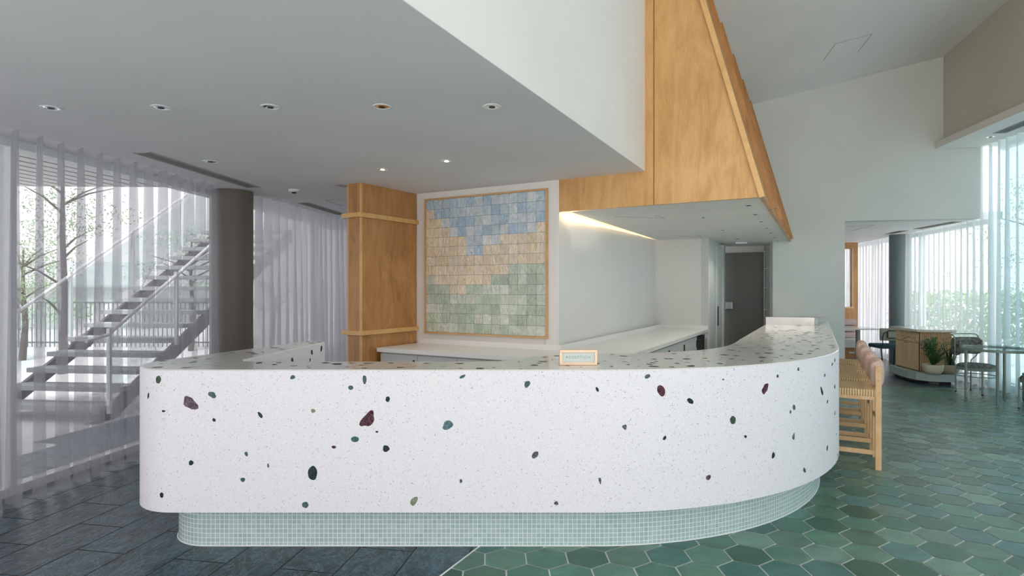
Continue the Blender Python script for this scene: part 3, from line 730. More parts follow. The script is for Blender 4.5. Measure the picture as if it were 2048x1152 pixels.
# ================================================================ TILED WALL PANEL
a_l = isect(Vector((0, 0)), Vector(((850 - CX) / F, 1)), Vector(P_) + nA * .03, dA)
a_r = isect(Vector((0, 0)), Vector(((1095 - CX) / F, 1)), Vector(P_) + nA * .03, dA)
zt1 = H + (VH - 376) / F * a_r.y; zb1 = H - (677.5 - VH) / F * a_r.y
art = empty('tile_mural', 'square wall panel of glazed tiles, blue over sand over green, in a thin oak frame', 'wall panel', (a_l.x, a_l.y, zb1), math.atan2(dA.y, dA.x))
AW = (a_r - a_l).length; AH = zt1 - zb1
bm = BM(); t_ = .018
box(bm, (0, -.012, 0), (t_, .026, AH)); box(bm, (AW - t_, -.012, 0), (AW, .026, AH)); box(bm, (t_, -.012, 0), (AW - t_, .026, t_)); box(bm, (t_, -.012, AH - t_), (AW - t_, .026, AH)); link('frame', bm, 'frame_wood', art)
bm = BM(); box(bm, (t_, .010, t_), (AW - t_, .024, AH - t_)); link('backing', bm, 'grout_dark', art)
rows_ = ['B' * 14, 'T' + 'B' * 13, 'TT' + 'B' * 12, 'TTT' + 'B' * 10 + 'T', 'TTTTTBBbB' + 'T' * 5, 'TTTTTBB' + 'T' * 7, 'T' * 14, 'T' * 10 + 'GGGG', 'G' + 'T' * 7 + 'G' * 6, 'GGGTT' + 'G' * 9, 'G' * 14, 'G' * 14, 'G' * 14, 'G' * 14]
base = {'B': [(.53, .64, .70), (.44, .58, .70), (.60, .68, .71), (.66, .71, .72)], 'b': [(.74, .75, .72)], 'T': [(.80, .66, .46), (.82, .71, .54), (.80, .69, .54), (.82, .70, .50)], 'G': [(.52, .61, .48), (.60, .67, .55), (.46, .56, .44), (.68, .73, .63)]}
bm = BM(); ly = tint(bm); n_t = 14; cw = (AW - 2 * t_) / n_t; chh = (AH - 2 * t_) / n_t; ra = random.Random(4)
for r_ in range(n_t):
    for c in range(n_t):
        x0 = t_ + c * cw; z1 = AH - t_ - r_ * chh; g = .0012
        col = ra.choice(base[rows_[r_][c]]); k = ra.uniform(.93, 1.06); nx = 4
        tl_ = (ra.uniform(-.003, .003), ra.uniform(-.003, .003))
        before = set(bm.faces)
        vs = [bm.verts.new((x, .0 + yy, z)) for yy in (.0, .009) for x, z in ((x0 + g, z1 - chh + g), (x0 + cw - g, z1 - chh + g), (x0 + cw - g, z1 - g), (x0 + g, z1 - g))]
        vs[0].co.y += tl_[0]; vs[2].co.y -= tl_[0]; vs[1].co.y += tl_[1]; vs[3].co.y -= tl_[1]
        for q in ((0, 1, 2, 3), (4, 7, 6, 5), (0, 4, 5, 1), (1, 5, 6, 2), (2, 6, 7, 3), (3, 7, 4, 0)):
            f = bm.faces.new([vs[i] for i in q])
            for lp in f.loops: lp[ly] = (col[0] * k, col[1] * k, col[2] * k, 1)
link('glazed_tiles', bm, 'art_tile', art)

# ================================================================ SIGN
sx0, sy = PZ(1119.5, 730.5, ZT); sx1, _ = PZ(1194.5, 730.5, ZT); sw = sx1 - sx0; sh = .084
sg_ = empty('reception_sign', 'small pale wooden framed sign reading RECEPTION on the counter', 'sign', (sx0, sy, ZT + .001))
bm = BM(); f_ = .0135; box(bm, (0, 0, 0), (sw, .04, f_), bev=.0015); box(bm, (0, 0, sh - f_), (sw, .04, sh), bev=.0015); box(bm, (0, 0, f_), (f_, .04, sh - f_)); box(bm, (sw - f_, 0, f_), (sw, .04, sh - f_)); link('frame', bm, 'sign_wood', sg_)
bm = BM(); box(bm, (f_, .010, f_), (sw - f_, .016, sh - f_)); pla = link('plate', bm, 'sign_plate', sg_)
tx = bpy.data.curves.new('lettering', 'FONT'); tx.body = 'RECEPTION'; tx.size = .021; tx.align_x = 'CENTER'; tx.align_y = 'CENTER'; tx.space_character = 1.35; tx.extrude = .0006
to = bpy.data.objects.new('lettering', tx); COL.objects.link(to); bpy.context.view_layer.update()
tm = bpy.data.meshes.new_from_object(to); bpy.data.objects.remove(to)
to = bpy.data.objects.new('lettering', tm); COL.objects.link(to); to.parent = pla; to.location = (sw / 2, .0094, sh / 2); to.rotation_euler = (R(90), 0, 0)
tm.materials.clear(); tm.materials.append(MATS['sign_text'])

# steel upstand at the wall end of the bar
up = empty('steel_screen', 'low polished steel screen standing on the far end of the bar', 'screen', (0, 0, ZT))
x0_, y0_ = PZ(1531.5, 649, ZT); x1_, y1_ = PZ(1634, 651, ZT)
pth = [Vector((x0_, y0_)), Vector((x0_ + (x1_ - x0_) * .5, (y0_ + y1_) / 2)), Vector((x1_ - .03, y1_))]
cc = Vector((x1_ - .03, y1_)); dv = Vector((VB.x, VB.y))
pth += [cc + Vector((.035, .008)), cc + Vector((.06, .04)), cc + Vector((.08, .08)), cc + Vector((.08, .08)) + dv * .8]
bm = BM(); A1 = [bm.verts.new((p.x, p.y, z)) for z in (.001, .09) for p in pth]; n = len(pth)
for i in range(n - 1): bm.faces.new((A1[i], A1[i + 1], A1[n + i + 1], A1[n + i]))
bmesh.ops.solidify(bm, geom=bm.faces[:], thickness=.006); link('plate', bm, 'steel', up)

# shelves beyond the corridor
she = empty('wall_shelves', 'grey shelving in the corridor beside the dark grey door', 'shelf unit', (4.145, 9.55, 0))
bm = BM(); Ms = frame((0, 0), UB); box(bm, (0, .11, 0), (.32, .122, 2.14), Ms); box(bm, (-.012, 0, 0), (0, .122, 2.14), Ms); link('back_panel', bm, 'cabinet_grey', she)
for z in (.6, 1.07, 1.43, 1.74, 2.02):
    bm = BM(); box(bm, (0, 0, z), (.32, .11, z + .02), Ms); link('shelf', bm, 'cabinet_grey', she)

# ================================================================ BAR STOOLS
def make_stool(label):
    # local x: away from the bar (backrest at +x), y: along the bar
    t = empty('bar_stool', label, 'stool', group='paper cord bar stools along the curved bar')
    W2, D2 = .20, .235
    for sx in (-1, 1):
        for sy_ in (-1, 1):
            bm = BM(); h = .81 if sx > 0 else .60
            box(bm, (sx * D2 - .021, sy_ * W2 - .021, 0), (sx * D2 + .021, sy_ * W2 + .021, h), bev=.003); lg = link('leg', bm, 'stool_wood', t)
            if sx > 0:
                for z in (.70, .775):
                    bm = BM(); lathe(bm, [(.001, 0), (.007, 0), (.007, .002), (.001, .003)], (0, 0, 0), 10, False)
                    bmesh.ops.rotate(bm, verts=bm.verts[-40:], cent=(0, 0, 0), matrix=Matrix.Rotation(R(90) * (1 if sy_ < 0 else -1), 3, 'X'))
                    bmesh.ops.translate(bm, verts=bm.verts[-40:], vec=(sx * D2, sy_ * (W2 + .021), z))
                    link('wood_plug', bm, 'honey_trim', lg)
    bm = BM(); box(bm, (-D2 - .01, -W2 - .014, .570), (D2 - .0, W2 + .014, .628), bev=.012); link('seat', bm, 'paper_cord', t)
    for sy_ in (-1, 1):
        bm = BM(); box(bm, (-D2, sy_ * W2 - .010, .115), (D2, sy_ * W2 + .010, .150), bev=.002); link('stretcher', bm, 'stool_wood', t)
        bm = BM(); box(bm, (-D2, sy_ * W2 - .010, .545), (D2, sy_ * W2 + .010, .578)); link('rail', bm, 'stool_wood', t)
    for sx in (-1, 1):
        bm = BM(); z = .25 if sx < 0 else .36
        box(bm, (sx * D2 - .010, -W2, z), (sx * D2 + .010, W2, z + .035), bev=.002); link('stretcher', bm, 'stool_wood', t)
    bm = BM()                              # padded back: a stadium section swept along y, bulging round the posts
    sec = []; nS = 20
    for i in range(nS):
        a = 2 * math.pi * i / nS; sec.append((.046 * math.copysign(abs(math.cos(a)) ** .7, math.cos(a)), .105 * math.copysign(abs(math.sin(a)) ** .62, math.sin(a))))
    nst = 16; rings = []
    for j in range(nst + 1):
        yy = -.195 + .39 * j / nst; e_ = min(j, nst - j) / 2.2; k = min(1, math.sin(min(1, e_ + .25) * math.pi / 2))
        bow = .022 * (1 - (2 * j / nst - 1) ** 2)
        rings.append([bm.verts.new((D2 - .016 + bow + sx_ * k, yy, .745 + sz_ * (k * .9 + .1))) for sx_, sz_ in sec])
    for A2, B2 in zip(rings, rings[1:]):
        for k in range(nS): bm.faces.new((A2[k], A2[(k + 1) % nS], B2[(k + 1) % nS], B2[k]))
    bm.faces.new(rings[0][::-1]); bm.faces.new(rings[-1]); link('back_cushion', bm, 'pink_boucle', t, True)
    return t
n1 = Vector((2.875, 4.56, 0)); rzS = math.atan2(UB.y, UB.x)
u2, v2 = Vector((UB.x, UB.y, 0)), Vector((VB.x, VB.y, 0))
lab = ['pink-backed paper cord bar stool nearest the camera', 'second nearest paper cord bar stool, behind the front one', 'third paper cord bar stool from the camera', 'farthest paper cord bar stool, closest to the end wall']
st0 = None
for k in range(4):
    loc = n1 - u2 * .235 + v2 * (.20 + .60 * k) - u2 * (.0 if k != 2 else .005)
    if st0 is None: st0 = make_stool(lab[0]); st0.location = loc; st0.rotation_euler = (0, 0, rzS)
    else: dup(st0, loc, rzS, lab[k])

# ================================================================ CONSOLE CABINET WITH PLANTS
P1, P2, P3, P4 = Vector((6.30, 9.55)), Vector((6.18, 8.82)), Vector((6.62, 8.76)), Vector((6.74, 9.50))
con = empty('console_cabinet', 'light oak console with drawers, slatted end and a pale stone top, on a green plinth', 'cabinet')
def curve_front(off): return [(6.30 - off, 9.55 + off), (6.17 - off, 9.1), (6.13 - off, 8.82 - off * .7), (6.24, 8.72 - off * 1.3), (6.42, 8.68 - off * 1.25), (6.60, 8.66 - off * .9)]
bm = BM(); box(bm, (0, 0, 0), (0, 0, 0)); bm.free()
bs = [(6.24, 9.62), (6.13, 9.25), (6.075, 8.95), (6.08, 8.76), (6.16, 8.62), (6.30, 8.55), (6.49, 8.52), (6.66, 8.80), (6.76, 9.55)]
bm = BM(); prism(bm, bs, .05, .16); link('plinth', bm, 'plinth_green', con)
bm = BM(); cx_, cy_ = 6.42, 9.05; prism(bm, [(cx_ + (x - cx_) * .8, cy_ + (y - cy_) * .88) for x, y in bs], 0, .05); link('toe_kick', bm, 'black', con)
bm = BM(); prism(bm, [tuple(P1), tuple(P2), tuple(P3), tuple(P4)], .16, .77); body = link('body', bm, 'gap_shade_wood', con)  # dark body colour paints the shade between drawers and slats
bm = BM(); tops = [(6.25, 9.62), (6.13, 9.15), (6.12, 8.80), (6.20, 8.735), (6.42, 8.70), (6.64, 8.69), (6.78, 9.55)]; prism(bm, tops, .775, .805); link('top', bm, 'stone_top', con)
bm = BM(); prism(bm, [(6.42 + (x - 6.42) * .985, 9.1 + (y - 9.1) * .985) for x, y in tops], .762, .776); link('top_edge', bm, 'frame_wood', con)
d1 = (P2 - P1); l1 = d1.length; Md = frame(tuple(P1), d1)   # local y points ... check side
ysd = -1
for k in range(4):
    a, b = .02 + (l1 - .04) * k / 4, .02 + (l1 - .04) * (k + 1) / 4
    bm = BM(); box(bm, (a + .005, -.014, .60), (b - .005, -.001, .75), Md, .001); dr = link('drawer', bm, 'console_wood', con)
    bm = BM(); box(bm, ((a + b) / 2 - .018, -.03, .668), ((a + b) / 2 + .018, -.014, .68), Md); link('knob', bm, 'booth_wood', dr)
for k in range(2):
    a, b = .02 + (l1 - .04) * k / 2, .02 + (l1 - .04) * (k + 1) / 2
    bm = BM(); box(bm, (a + .005, -.014, .18), (b - .005, -.001, .590), Md, .001); dr = link('door', bm, 'console_wood', con)
    kx = b - .03 if k == 0 else a + .03
    bm = BM(); box(bm, (kx - .02, -.03, .568), (kx + .02, -.014, .58), Md); link('knob', bm, 'booth_wood', dr)
Ms2 = frame(tuple(P2), P3 - P2); l2 = (P3 - P2).length; bm = BM(); ns = 22
for k in range(ns):
    a = l2 * k / ns; tube(bm, [Ms2 @ Vector((a + l2 / ns / 2, -.004, z)) for z in (.165, .758)], l2 / ns * .34, 8)
link('slats', bm, 'console_wood', con, True)

def pot(name, label, c, r, h, m, pm):
    t = empty('potted_' + name, label, 'plant', (c[0], c[1], .161))
    bm = BM(); lathe(bm, [(r * .55, 0), (r * .72, .01), (r * .93, h * .35), (r, h * .75), (r, h), (r * .93, h), (r * .9, h * .85)], seg=32); link('pot', bm, m, t, True)
    bm = BM(); lathe(bm, [(r * .9, h * .8), (r * .9, h * .87)], seg=20); link('soil', bm, 'soil', t)
    return t
pf = pot('fern', 'fern with arching feathery fronds in a cream bowl pot on the console plinth', PZ(1866, 748, .16), .135, .145, 'pot_cream', 0)
rf = random.Random(5)
for k in range(70):
    az = rf.uniform(0, 2 * math.pi); ln_ = rf.uniform(.20, .46); rise = rf.uniform(.12, .36); bm = BM(); pts = []
    if math.sin(az) > .1: ln_ *= .4
    for i in range(9):
        s = i / 8; rr_ = ln_ * s; z = .13 + rise * math.sin(s * math.pi * rf.uniform(.62, .64)) * 1.2
        pts.append(Vector((rr_ * math.cos(az), rr_ * math.sin(az), z)))
    tube(bm, pts, .0018, 4)
    sd_ = Vector((-math.sin(az), math.cos(az), 0))
    for i in range(1, 9):
        for q in (0, .5):
            p = pts[i - 1].lerp(pts[i], q); w_ = .04 * math.sin(math.pi * min(.95, (i + q) / 9 + .1))
            for sgn in (-1, 1):
                tip = p + sd_ * sgn * w_ + (pts[i] - pts[i - 1]) * .5 + Vector((0, 0, -.008))
                dn = (pts[i] - pts[i - 1]).normalized() * .006
                bm.faces.new([bm.verts.new(x) for x in (p - dn, p + dn, tip)])
    link('frond', bm, 'leaf_dark' if k % 3 else 'leaf_mid', pf)
ps = pot('snake_plant', 'snake plant with upright dark blades in a tan ribbed pot beside the fern', PZ(1899.5, 748, .16), .12, .14, 'pot_tan', 0)
for k in range(14):
    az = rf.uniform(0, 6.28); r0 = rf.uniform(.0, .06); hh = rf.uniform(.24, .40); ln_ = rf.uniform(.01, .10); bm = BM()
    d = Vector((math.cos(az), math.sin(az), 0)); s_v = Vector((-d.y, d.x, 0)); prev = None
    for i in range(8):
        s = i / 7; c = d * (r0 + ln_ * s * s) + Vector((0, 0, .12 + hh * s)); w_ = .017 * (1 - s ** 3) * (.6 + .8 * s * (1 - s) * 2) + .0005
        cur = [bm.verts.new(c - s_v * w_), bm.verts.new(c + d * -.005), bm.verts.new(c + s_v * w_)]
        if prev: bm.faces.new((prev[0], prev[1], cur[1], cur[0])); bm.faces.new((prev[1], prev[2], cur[2], cur[1]))
        prev = cur
    bmesh.ops.solidify(bm, geom=bm.faces[:], thickness=.003); link('blade', bm, 'snake_leaf' if k % 4 else 'leaf_mid', ps)

# ================================================================ ROUND TABLE AND TWO FUZZY CHAIRS
tb = empty('round_table', 'round glass-topped table with sage metal legs by the tall aqua curtain', 'table', (6.12, 7.33, 0))
bm = BM(); lathe(bm, [(.001, .672), (.375, .672), (.38, .676), (.38, .684), (.375, .688), (.001, .688)], seg=64, cap=False); link('top', bm, 'table_glass', tb, True)
bm = BM(); lathe(bm, [(.345, .640), (.365, .640), (.365, .671), (.345, .671)], seg=64, cap=False)
bm.faces.ensure_lookup_table(); link('ring_frame', bm, 'sage_metal', tb, True)
for x, y in ((5.93, 7.55), (5.965, 7.15), (6.36, 7.53), (6.34, 7.10)):
    dx, dy = x - 6.12, y - 7.33; k = 1.12
    bm = BM(); box(bm, (dx * k - .012, dy * k - .012, 0), (dx * k + .012, dy * k + .012, .672), bev=.003); link('leg', bm, 'sage_metal', tb)
def fuzzy_chair(label):
    t = empty('fuzzy_chair', label, 'chair', group='fuzzy grey tub chairs at the round table')
    r0 = .225
    bm = BM(); lathe(bm, [(r0 - .012, .315), (r0, .315), (r0, .355), (r0 - .012, .355)], seg=40, cap=False); link('seat_ring', bm, 'sage_metal', t, True)
    bm = BM(); lathe(bm, [(.001, .33), (r0 - .012, .33), (r0 - .004, .36), (r0 - .02, .385), (r0 * .7, .398), (.001, .40)], seg=40, cap=False); link('seat_cushion', bm, 'fuzzy', t, True)
    for a in (45, 135, 225, 315):
        x, y = (r0 + .008) * math.cos(R(a)), (r0 + .008) * math.sin(R(a)); bm = BM()
        tube(bm, [(x, y, .012), (x, y, .36)], .0095); lg = link('leg', bm, 'sage_metal', t, True)
        bm = BM(); lathe(bm, [(.012, 0), (.012, .014)], (x, y, 0), 12); link('foot', bm, 'black', lg)
    bm = BM(); tube(bm, arc((0, 0), r0 + .004, 0, 2 * math.pi, 40, .235)[:-1], .006, 8, closed=True); link('ring_stretcher', bm, 'sage_metal', t, True)
    # backrest: wide curved cushion on the +y side
    bm = BM(); rings = []; nA2 = 20; sec = [(.032 * math.copysign(abs(math.cos(a)) ** .6, math.cos(a)), .118 * math.copysign(abs(math.sin(a)) ** .5, math.sin(a))) for a in (2 * math.pi * i / 20 for i in range(20))]
    for j in range(nA2 + 1):
        a = R(14 + 152 * j / nA2); e_ = min(j, nA2 - j); k = math.sin(min(1, .35 + e_ / 3) * math.pi / 2)
        rings.append([bm.verts.new(((.245 + x * k) * math.cos(a), (.245 + x * k) * math.sin(a), .625 + z * (.25 + .75 * k))) for x, z in sec])
    for A2, B2 in zip(rings, rings[1:]):
        for k in range(20): bm.faces.new((A2[k], A2[(k + 1) % 20], B2[(k + 1) % 20], B2[k]))
    bm.faces.new(rings[0][::-1]); bm.faces.new(rings[-1]); link('back_cushion', bm, 'fuzzy', t, True)
    bm = BM(); path = []
    for s in (1, -1):
        pass
    a0, a1 = R(24), R(156); rr_ = .288
    left = [(.163, .163, .35), (.19, .175, .42), (.24, .14, .48), (rr_ * math.cos(a0), rr_ * math.sin(a0), .55), (rr_ * math.cos(a0), rr_ * math.sin(a0), .72), (rr_ * math.cos(a0 + .06), rr_ * math.sin(a0 + .06), .768)]
    mid = arc((0, 0), rr_, a0 + .16, a1 - .16, 16, .785)
    right = [(-x, y, z) for x, y, z in left[::-1]]
    tube(bm, left + mid + right, .0085, 8); link('back_tube', bm, 'sage_metal', t, True)
    return t
fc = fuzzy_chair('fuzzy grey tub chair between the console and the round table'); fc.location = (6.345, 7.95, 0); fc.rotation_euler = (0, 0, R(22))
dup(fc, (6.22, 6.80, 0), R(-160), 'fuzzy grey tub chair cut off by the right edge, its back to the camera')
bm = BM(); lathe(bm, [(.08, 0), (.09, .02), (.09, .36), (.07, .36)], (6.50, 7.28, 0), 28); tag(link('side_pedestal', bm, 'sage_metal', smooth=True), 'short round green pedestal behind the right chair, at the right edge', 'pedestal')

# ================================================================ DINING AREA: booth, table, dark chair
bo = empty('booth_bench', 'booth seat with three pink roll cushions seen through the opening', 'bench', (6.3, 11.9, 0))
x1b = .715
bm = BM(); prism(bm, [(-.9, .02), (.73, .02), (.96, .62), (-.9, .62)], 0, .22); link('base', bm, 'booth_wood', bo)
bm = BM(); prism(bm, [(-.9, -.05), (.76, -.05), (1.0, .62), (-.9, .62)], .22, .38); bmesh.ops.bevel(bm, geom=[e for e in bm.edges if e.calc_length() > .3 and abs(e.verts[0].co.z - e.verts[1].co.z) < .01 and len(e.link_faces) == 2 and e.calc_face_angle(0) > 1], offset=.04, segments=3, affect='EDGES'); link('seat', bm, 'booth_grey', bo, True)
x1b = 1.0
for z in (.375, .51, .645):
    bm = BM(); box(bm, (-.9, .40, z), (x1b, .62, z + .133), bev=.055); link('roll_cushion', bm, 'booth_pink', bo, True)
bm = BM(); box(bm, (.60, .0, .10), (.70, .019, .13)); link('label_plate', bm, 'white_metal', bo)
pa = empty('booth_partition', 'orange wood partition with a window opening behind the booth', 'partition', (6.3, 12.55, 0))
bm = BM(); px1 = 1.16
for a, b in (((-1, 0, 0), (px1, .05, 1.02)), ((-1, 0, 2.28), (px1, .05, 2.42)), ((px1 - .12, 0, 1.02), (px1, .05, 2.28)), ((-1, 0, 1.02), (-.3, .05, 2.28))): box(bm, a, b)
link('panel', bm, 'booth_wood', pa)
bm = BM(); box(bm, (-.3, -.02, 1.0), (px1 - .10, .07, 1.03)); box(bm, (px1 - .135, -.02, 1.03), (px1 - .115, .07, 2.28)); link('inner_trim', bm, 'pale_trim', pa)
dt = empty('dining_table', 'pale dining table with a grey pedestal between the booth and the dark chair', 'table', (6.55, 11.1, 0))
bm = BM(); box(bm, (-.6, -.3, .655), (.28, .3, .68), bev=.003); link('top', bm, 'stone_top', dt)
bm = BM(); box(bm, (.02, -.03, .02), (.075, .03, .655)); box(bm, (-.15, -.2, 0), (.22, .2, .02)); link('pedestal', bm, 'sage_metal', dt)
ch = empty('metal_chair', 'black metal chair with tweed back and dark teal seat, seen from behind', 'chair', (6.80, 10.52, 0), R(-6))
bm = BM(); box(bm, (-.235, -.20, .35), (.235, .24, .42), bev=.03); link('seat', bm, 'teal_velvet', ch, True)
bm = BM(); box(bm, (-.25, -.25, .50), (.25, -.19, .72), bev=.022); link('backrest', bm, 'tweed', ch, True)
for sx in (-1, 1):
    for (ya_, yb_) in ((-.19, -.30), (.2, .27)):
        bm = BM(); tube(bm, [(sx * .215, ya_, .36), (sx * .235, yb_, 0)], .011); link('leg', bm, 'black_metal', ch, True)
bm = BM(); tube(bm, [(-.12, -.262, .68), (.12, -.262, .68), (.14, -.262, .67), (.14, -.262, .56), (.12, -.262, .55), (-.12, -.262, .55), (-.14, -.262, .56), (-.14, -.262, .67)], .009, 8, closed=True)
for sx in (-1, 1): tube(bm, [(sx * .14, -.262, .66), (sx * .20, -.262, .64), (sx * .225, -.262, .55), (sx * .225, -.27, .44), (sx * .2, -.2, .405), (sx * .2, .1, .405)], .009, 8)
link('back_frame', bm, 'black_metal', ch, True)

# ================================================================ CEILING FITTINGS
def downlight(u, v, z, label, group, r=.048, on=False, lamp=0):
    x, y = PZ(u, v, z)
    t = empty('downlight', label, 'ceiling light', (x, y, z), group=group)
    bm = BM(); lathe(bm, [(r * .78, -.001), (r * .80, -.004), (r, -.004), (r * 1.02, -.0005)], seg=28, cap=False); link('trim_ring', bm, 'white_metal', t, True)
    bm = BM(); lathe(bm, [(r * .78, -.0015), (r * .5, -.0035), (.001, -.004)], seg=24, cap=False); link('reflector', bm, 'chrome', t, True)
    bm = BM(); lathe(bm, [(.001, -.0075), (r * .33, -.0065), (r * .35, -.004)], seg=16, cap=False); link('lamp', bm, 'lamp_on' if on else 'black', t, True)
    if lamp:
        l = bpy.data.lights.new('lamp_fill_light', 'SPOT'); l.energy = lamp; l.spot_size = R(120); l.spot_blend = 1.; l.shadow_soft_size = .04; l.color = (1, .92, .82)  # glow of the lit fittings; added fill at the hood ones
        lo = bpy.data.objects.new('lamp_fill_light', l); COL.objects.link(lo); lo.parent = t; lo.location = (0, 0, -.03)
    return t
g1 = 'row of five downlights in the low ceiling'
for (u, v), n_ in zip(((102, 215.5), (322, 214.5), (541, 213.5), (764, 213), (984, 213)), ('leftmost', 'second from left', 'middle', 'fourth from left', 'rightmost')):
    downlight(u, v, ZC, 'recessed ceiling downlight, %s of the row of five above the counter' % n_, g1, .052)
downlight(421, 323, ZC, 'dim flat downlight right of the long ceiling vent', None, .06)
downlight(765, 338.5, ZC, 'lit downlight in the low ceiling above the wooden pillar', None, .05, True, 8)
downlight(893, 321.5, ZC, 'lit downlight in the low ceiling in front of the tiled panel', None, .05, True, 12)
g2 = 'downlights under the timber hood'
hz = [(1497, 410.5, 'nearest'), (1511, 428.5, 'second'), (1522.5, 443, 'third'), (1533.5, 455.5, 'fourth'), (1542, 465.5, 'fifth'), (1549.5, 474.5, 'sixth'), (1555, 481.7, 'farthest')]
for u, v, n_ in hz: downlight(u, v, 2.152, 'small downlight under the hood, %s of the row of seven by its right edge' % n_, g2, .042, lamp=7 if v < 460 else 0)  # fittings look unlit; spots added to brighten the hood's underside
for u, v, n_ in ((1406.5, 434.5, 'nearest'), (1445.5, 459.5, 'middle'), (1474.5, 477, 'farthest')): downlight(u, v, 2.152, 'small downlight under the hood, %s of the middle row of three' % n_, g2, .042, lamp=7)  # same added fill spots in unlit fittings
downlight(1981, 273.5, 3.49, 'downlight in the white soffit above the tall curtain', None, .06)
def vent(name, label, c0, c1, w, z, nsl=4, ends=True):
    c0, c1 = Vector(c0), Vector(c1); d = (c1 - c0); ln_ = d.length
    t = empty('air_vent', label, 'vent', (c0.x, c0.y, z), math.atan2(d.y, d.x))
    bm = BM()
    for y in (-w / 2, w / 2 - .012): box(bm, (0, y, -.006), (ln_, y + .012, -.0005))
    for x in (0, ln_ - .012): box(bm, (x, -w / 2, -.006), (x + .012, w / 2, -.0005))
    link('frame', bm, 'vent_grey', t)
    bm = BM(); box(bm, (.012, -w / 2 + .012, -.002), (ln_ - .012, w / 2 - .012, -.0005)); link('slot', bm, 'vent_dark', t)
    for k in range(nsl):
        y = -w / 2 + w * (k + 1) / (nsl + 1); bm = BM(); box(bm, (.012, y - .004, -.006), (ln_ - .012, y + .004, -.002)); link('blade', bm, 'vent_grey', t)
a0 = Vector(PZ(283, 304, ZC)); a1_ = Vector(PZ(508, 374.5, ZC)); vent('v', 'long linear air vent in the low ceiling beside the left curtain', a0, a1_, .15, ZC, 4)
a0 = Vector(PZ(606, 405, ZC)); a1_ = Vector(PZ(684, 429, ZC)); vent('v', 'shorter air vent in the low ceiling left of the wooden pillar', a0, a1_, .15, ZC, 3)
a0 = Vector(PZ(676, 369.5, ZC)); a1_ = Vector(PZ(722, 378, ZC)); vent('v', 'small vent corner touching the top of the wooden pillar', a0, Vector(PZ(692, 372.6, ZC)), .08, ZC, 2)
a0 = Vector(PZ(1990, 266, 3.49)); b0 = a0 + Vector((-.17, -1)).normalized() * 1.6; vent('v', 'slatted air vent in the soffit at the upper right', a0 + Vector((.06, 0)), b0 + Vector((.06, 0)), .16, 3.49, 4)
vent('v', 'slot vent in the dining ceiling beside the aqua curtain', PZ(1914, 443, ZC), PZ(1834, 457.5, ZC), .14, ZC, 1)
vent('v', 'far slot vent in the dining ceiling next to the dark pillar', PZ(1808, 461, ZC), PZ(1778, 467, ZC), .14, ZC, 1)
def detector(u, v, z, label):
    x, y = PZ(u, v, z); t = empty('smoke_detector', label, 'smoke detector', (x, y, z))
    bm = BM(); lathe(bm, [(.055, -.001), (.055, -.018), (.045, -.028), (.001, -.028)], seg=28, cap=False); link('housing', bm, 'white_metal', t, True)
    bm = BM(); lathe(bm, [(.022, -.029), (.022, -.040), (.001, -.040)], seg=20, cap=False); link('sensor', bm, 'vent_dark', t, True)
detector(588, 379, ZC, 'round white smoke detector on the low ceiling between two vents')
x, y = PZ(1480, 484.5, 2.152); bm = BM(); box(bm, (x - .09, y - .06, 2.125), (x + .09, y + .06, 2.151), bev=.004); tag(link('ceiling_sensor', bm, 'white_metal'), 'small white box sensor under the hood near the corridor', 'sensor')
def hatch(pts, label, n=(0, 0, -1)):
    bm = BM()
    for a, b in pts:
        a, b = Vector(a), Vector(b); d = (b - a).normalized(); s = d.cross(Vector((0, 0, 1))).normalized() * .004
        extr(bm, [a - s, b - s, b + s, a + s], (0, 0, -.003))
    tag(link('access_hatch', bm, 'vent_grey'), label, 'hatch')
def CZ(u, v):                             # point on the sloping ceiling
    r = (u - CX) / F; q = (VH - v) / F; k = 4.851 - .187 * 6.374 + .130 * 8.598
    Y = (k - H) / (q - .187 * r + .130); return Vector((r * Y, Y, H + q * Y - .001))
hatch([(CZ(1647, 120), CZ(1671, 87)), (CZ(1716, 103), CZ(1744, 68)), (CZ(1671, 87), CZ(1744, 68))], 'square access hatch outline in the sloping white ceiling')
def Q(u, v, z): p = PZ(u, v, z); return Vector((p[0], p[1], z - .0005))
hatch([(Q(1700, 462, ZC), Q(1750, 450, ZC)), (Q(1694, 452.5, ZC), Q(1750, 450, ZC))], 'access hatch outline in the dining ceiling')
hatch([(Q(1230, 433, 2.152), Q(1330, 436, 2.152)), (Q(1330, 436, 2.152), Q(1310, 431, 2.152))], 'nearer faint hatch outline under the timber hood')
hatch([(Q(1348, 471, 2.152), Q(1405, 475, 2.152)), (Q(1405, 475, 2.152), Q(1393, 470, 2.152))], 'farther faint hatch outline under the timber hood')
hatch([(Q(650, 400, ZC), Q(690, 398, ZC)), (Q(650, 400, ZC), Q(684, 412, ZC))], 'square hatch outline in the ceiling left of the wooden pillar')

# ================================================================ OUTDOORS
bm = BM(); box(bm, (-60, -40, -.22), (60, 60, -.13)); struct('ground', bm, 'paving')
bm = BM(); prism(bm, [(-9, 0), (-4.25, 0), (-3.6, 5.3), (-3.35, 6.9), (-9, 6.7)], 2.62, 2.7); tag(link('eave', bm, 'eave_boards'), 'ribbed white eave outside the left window', 'eave')
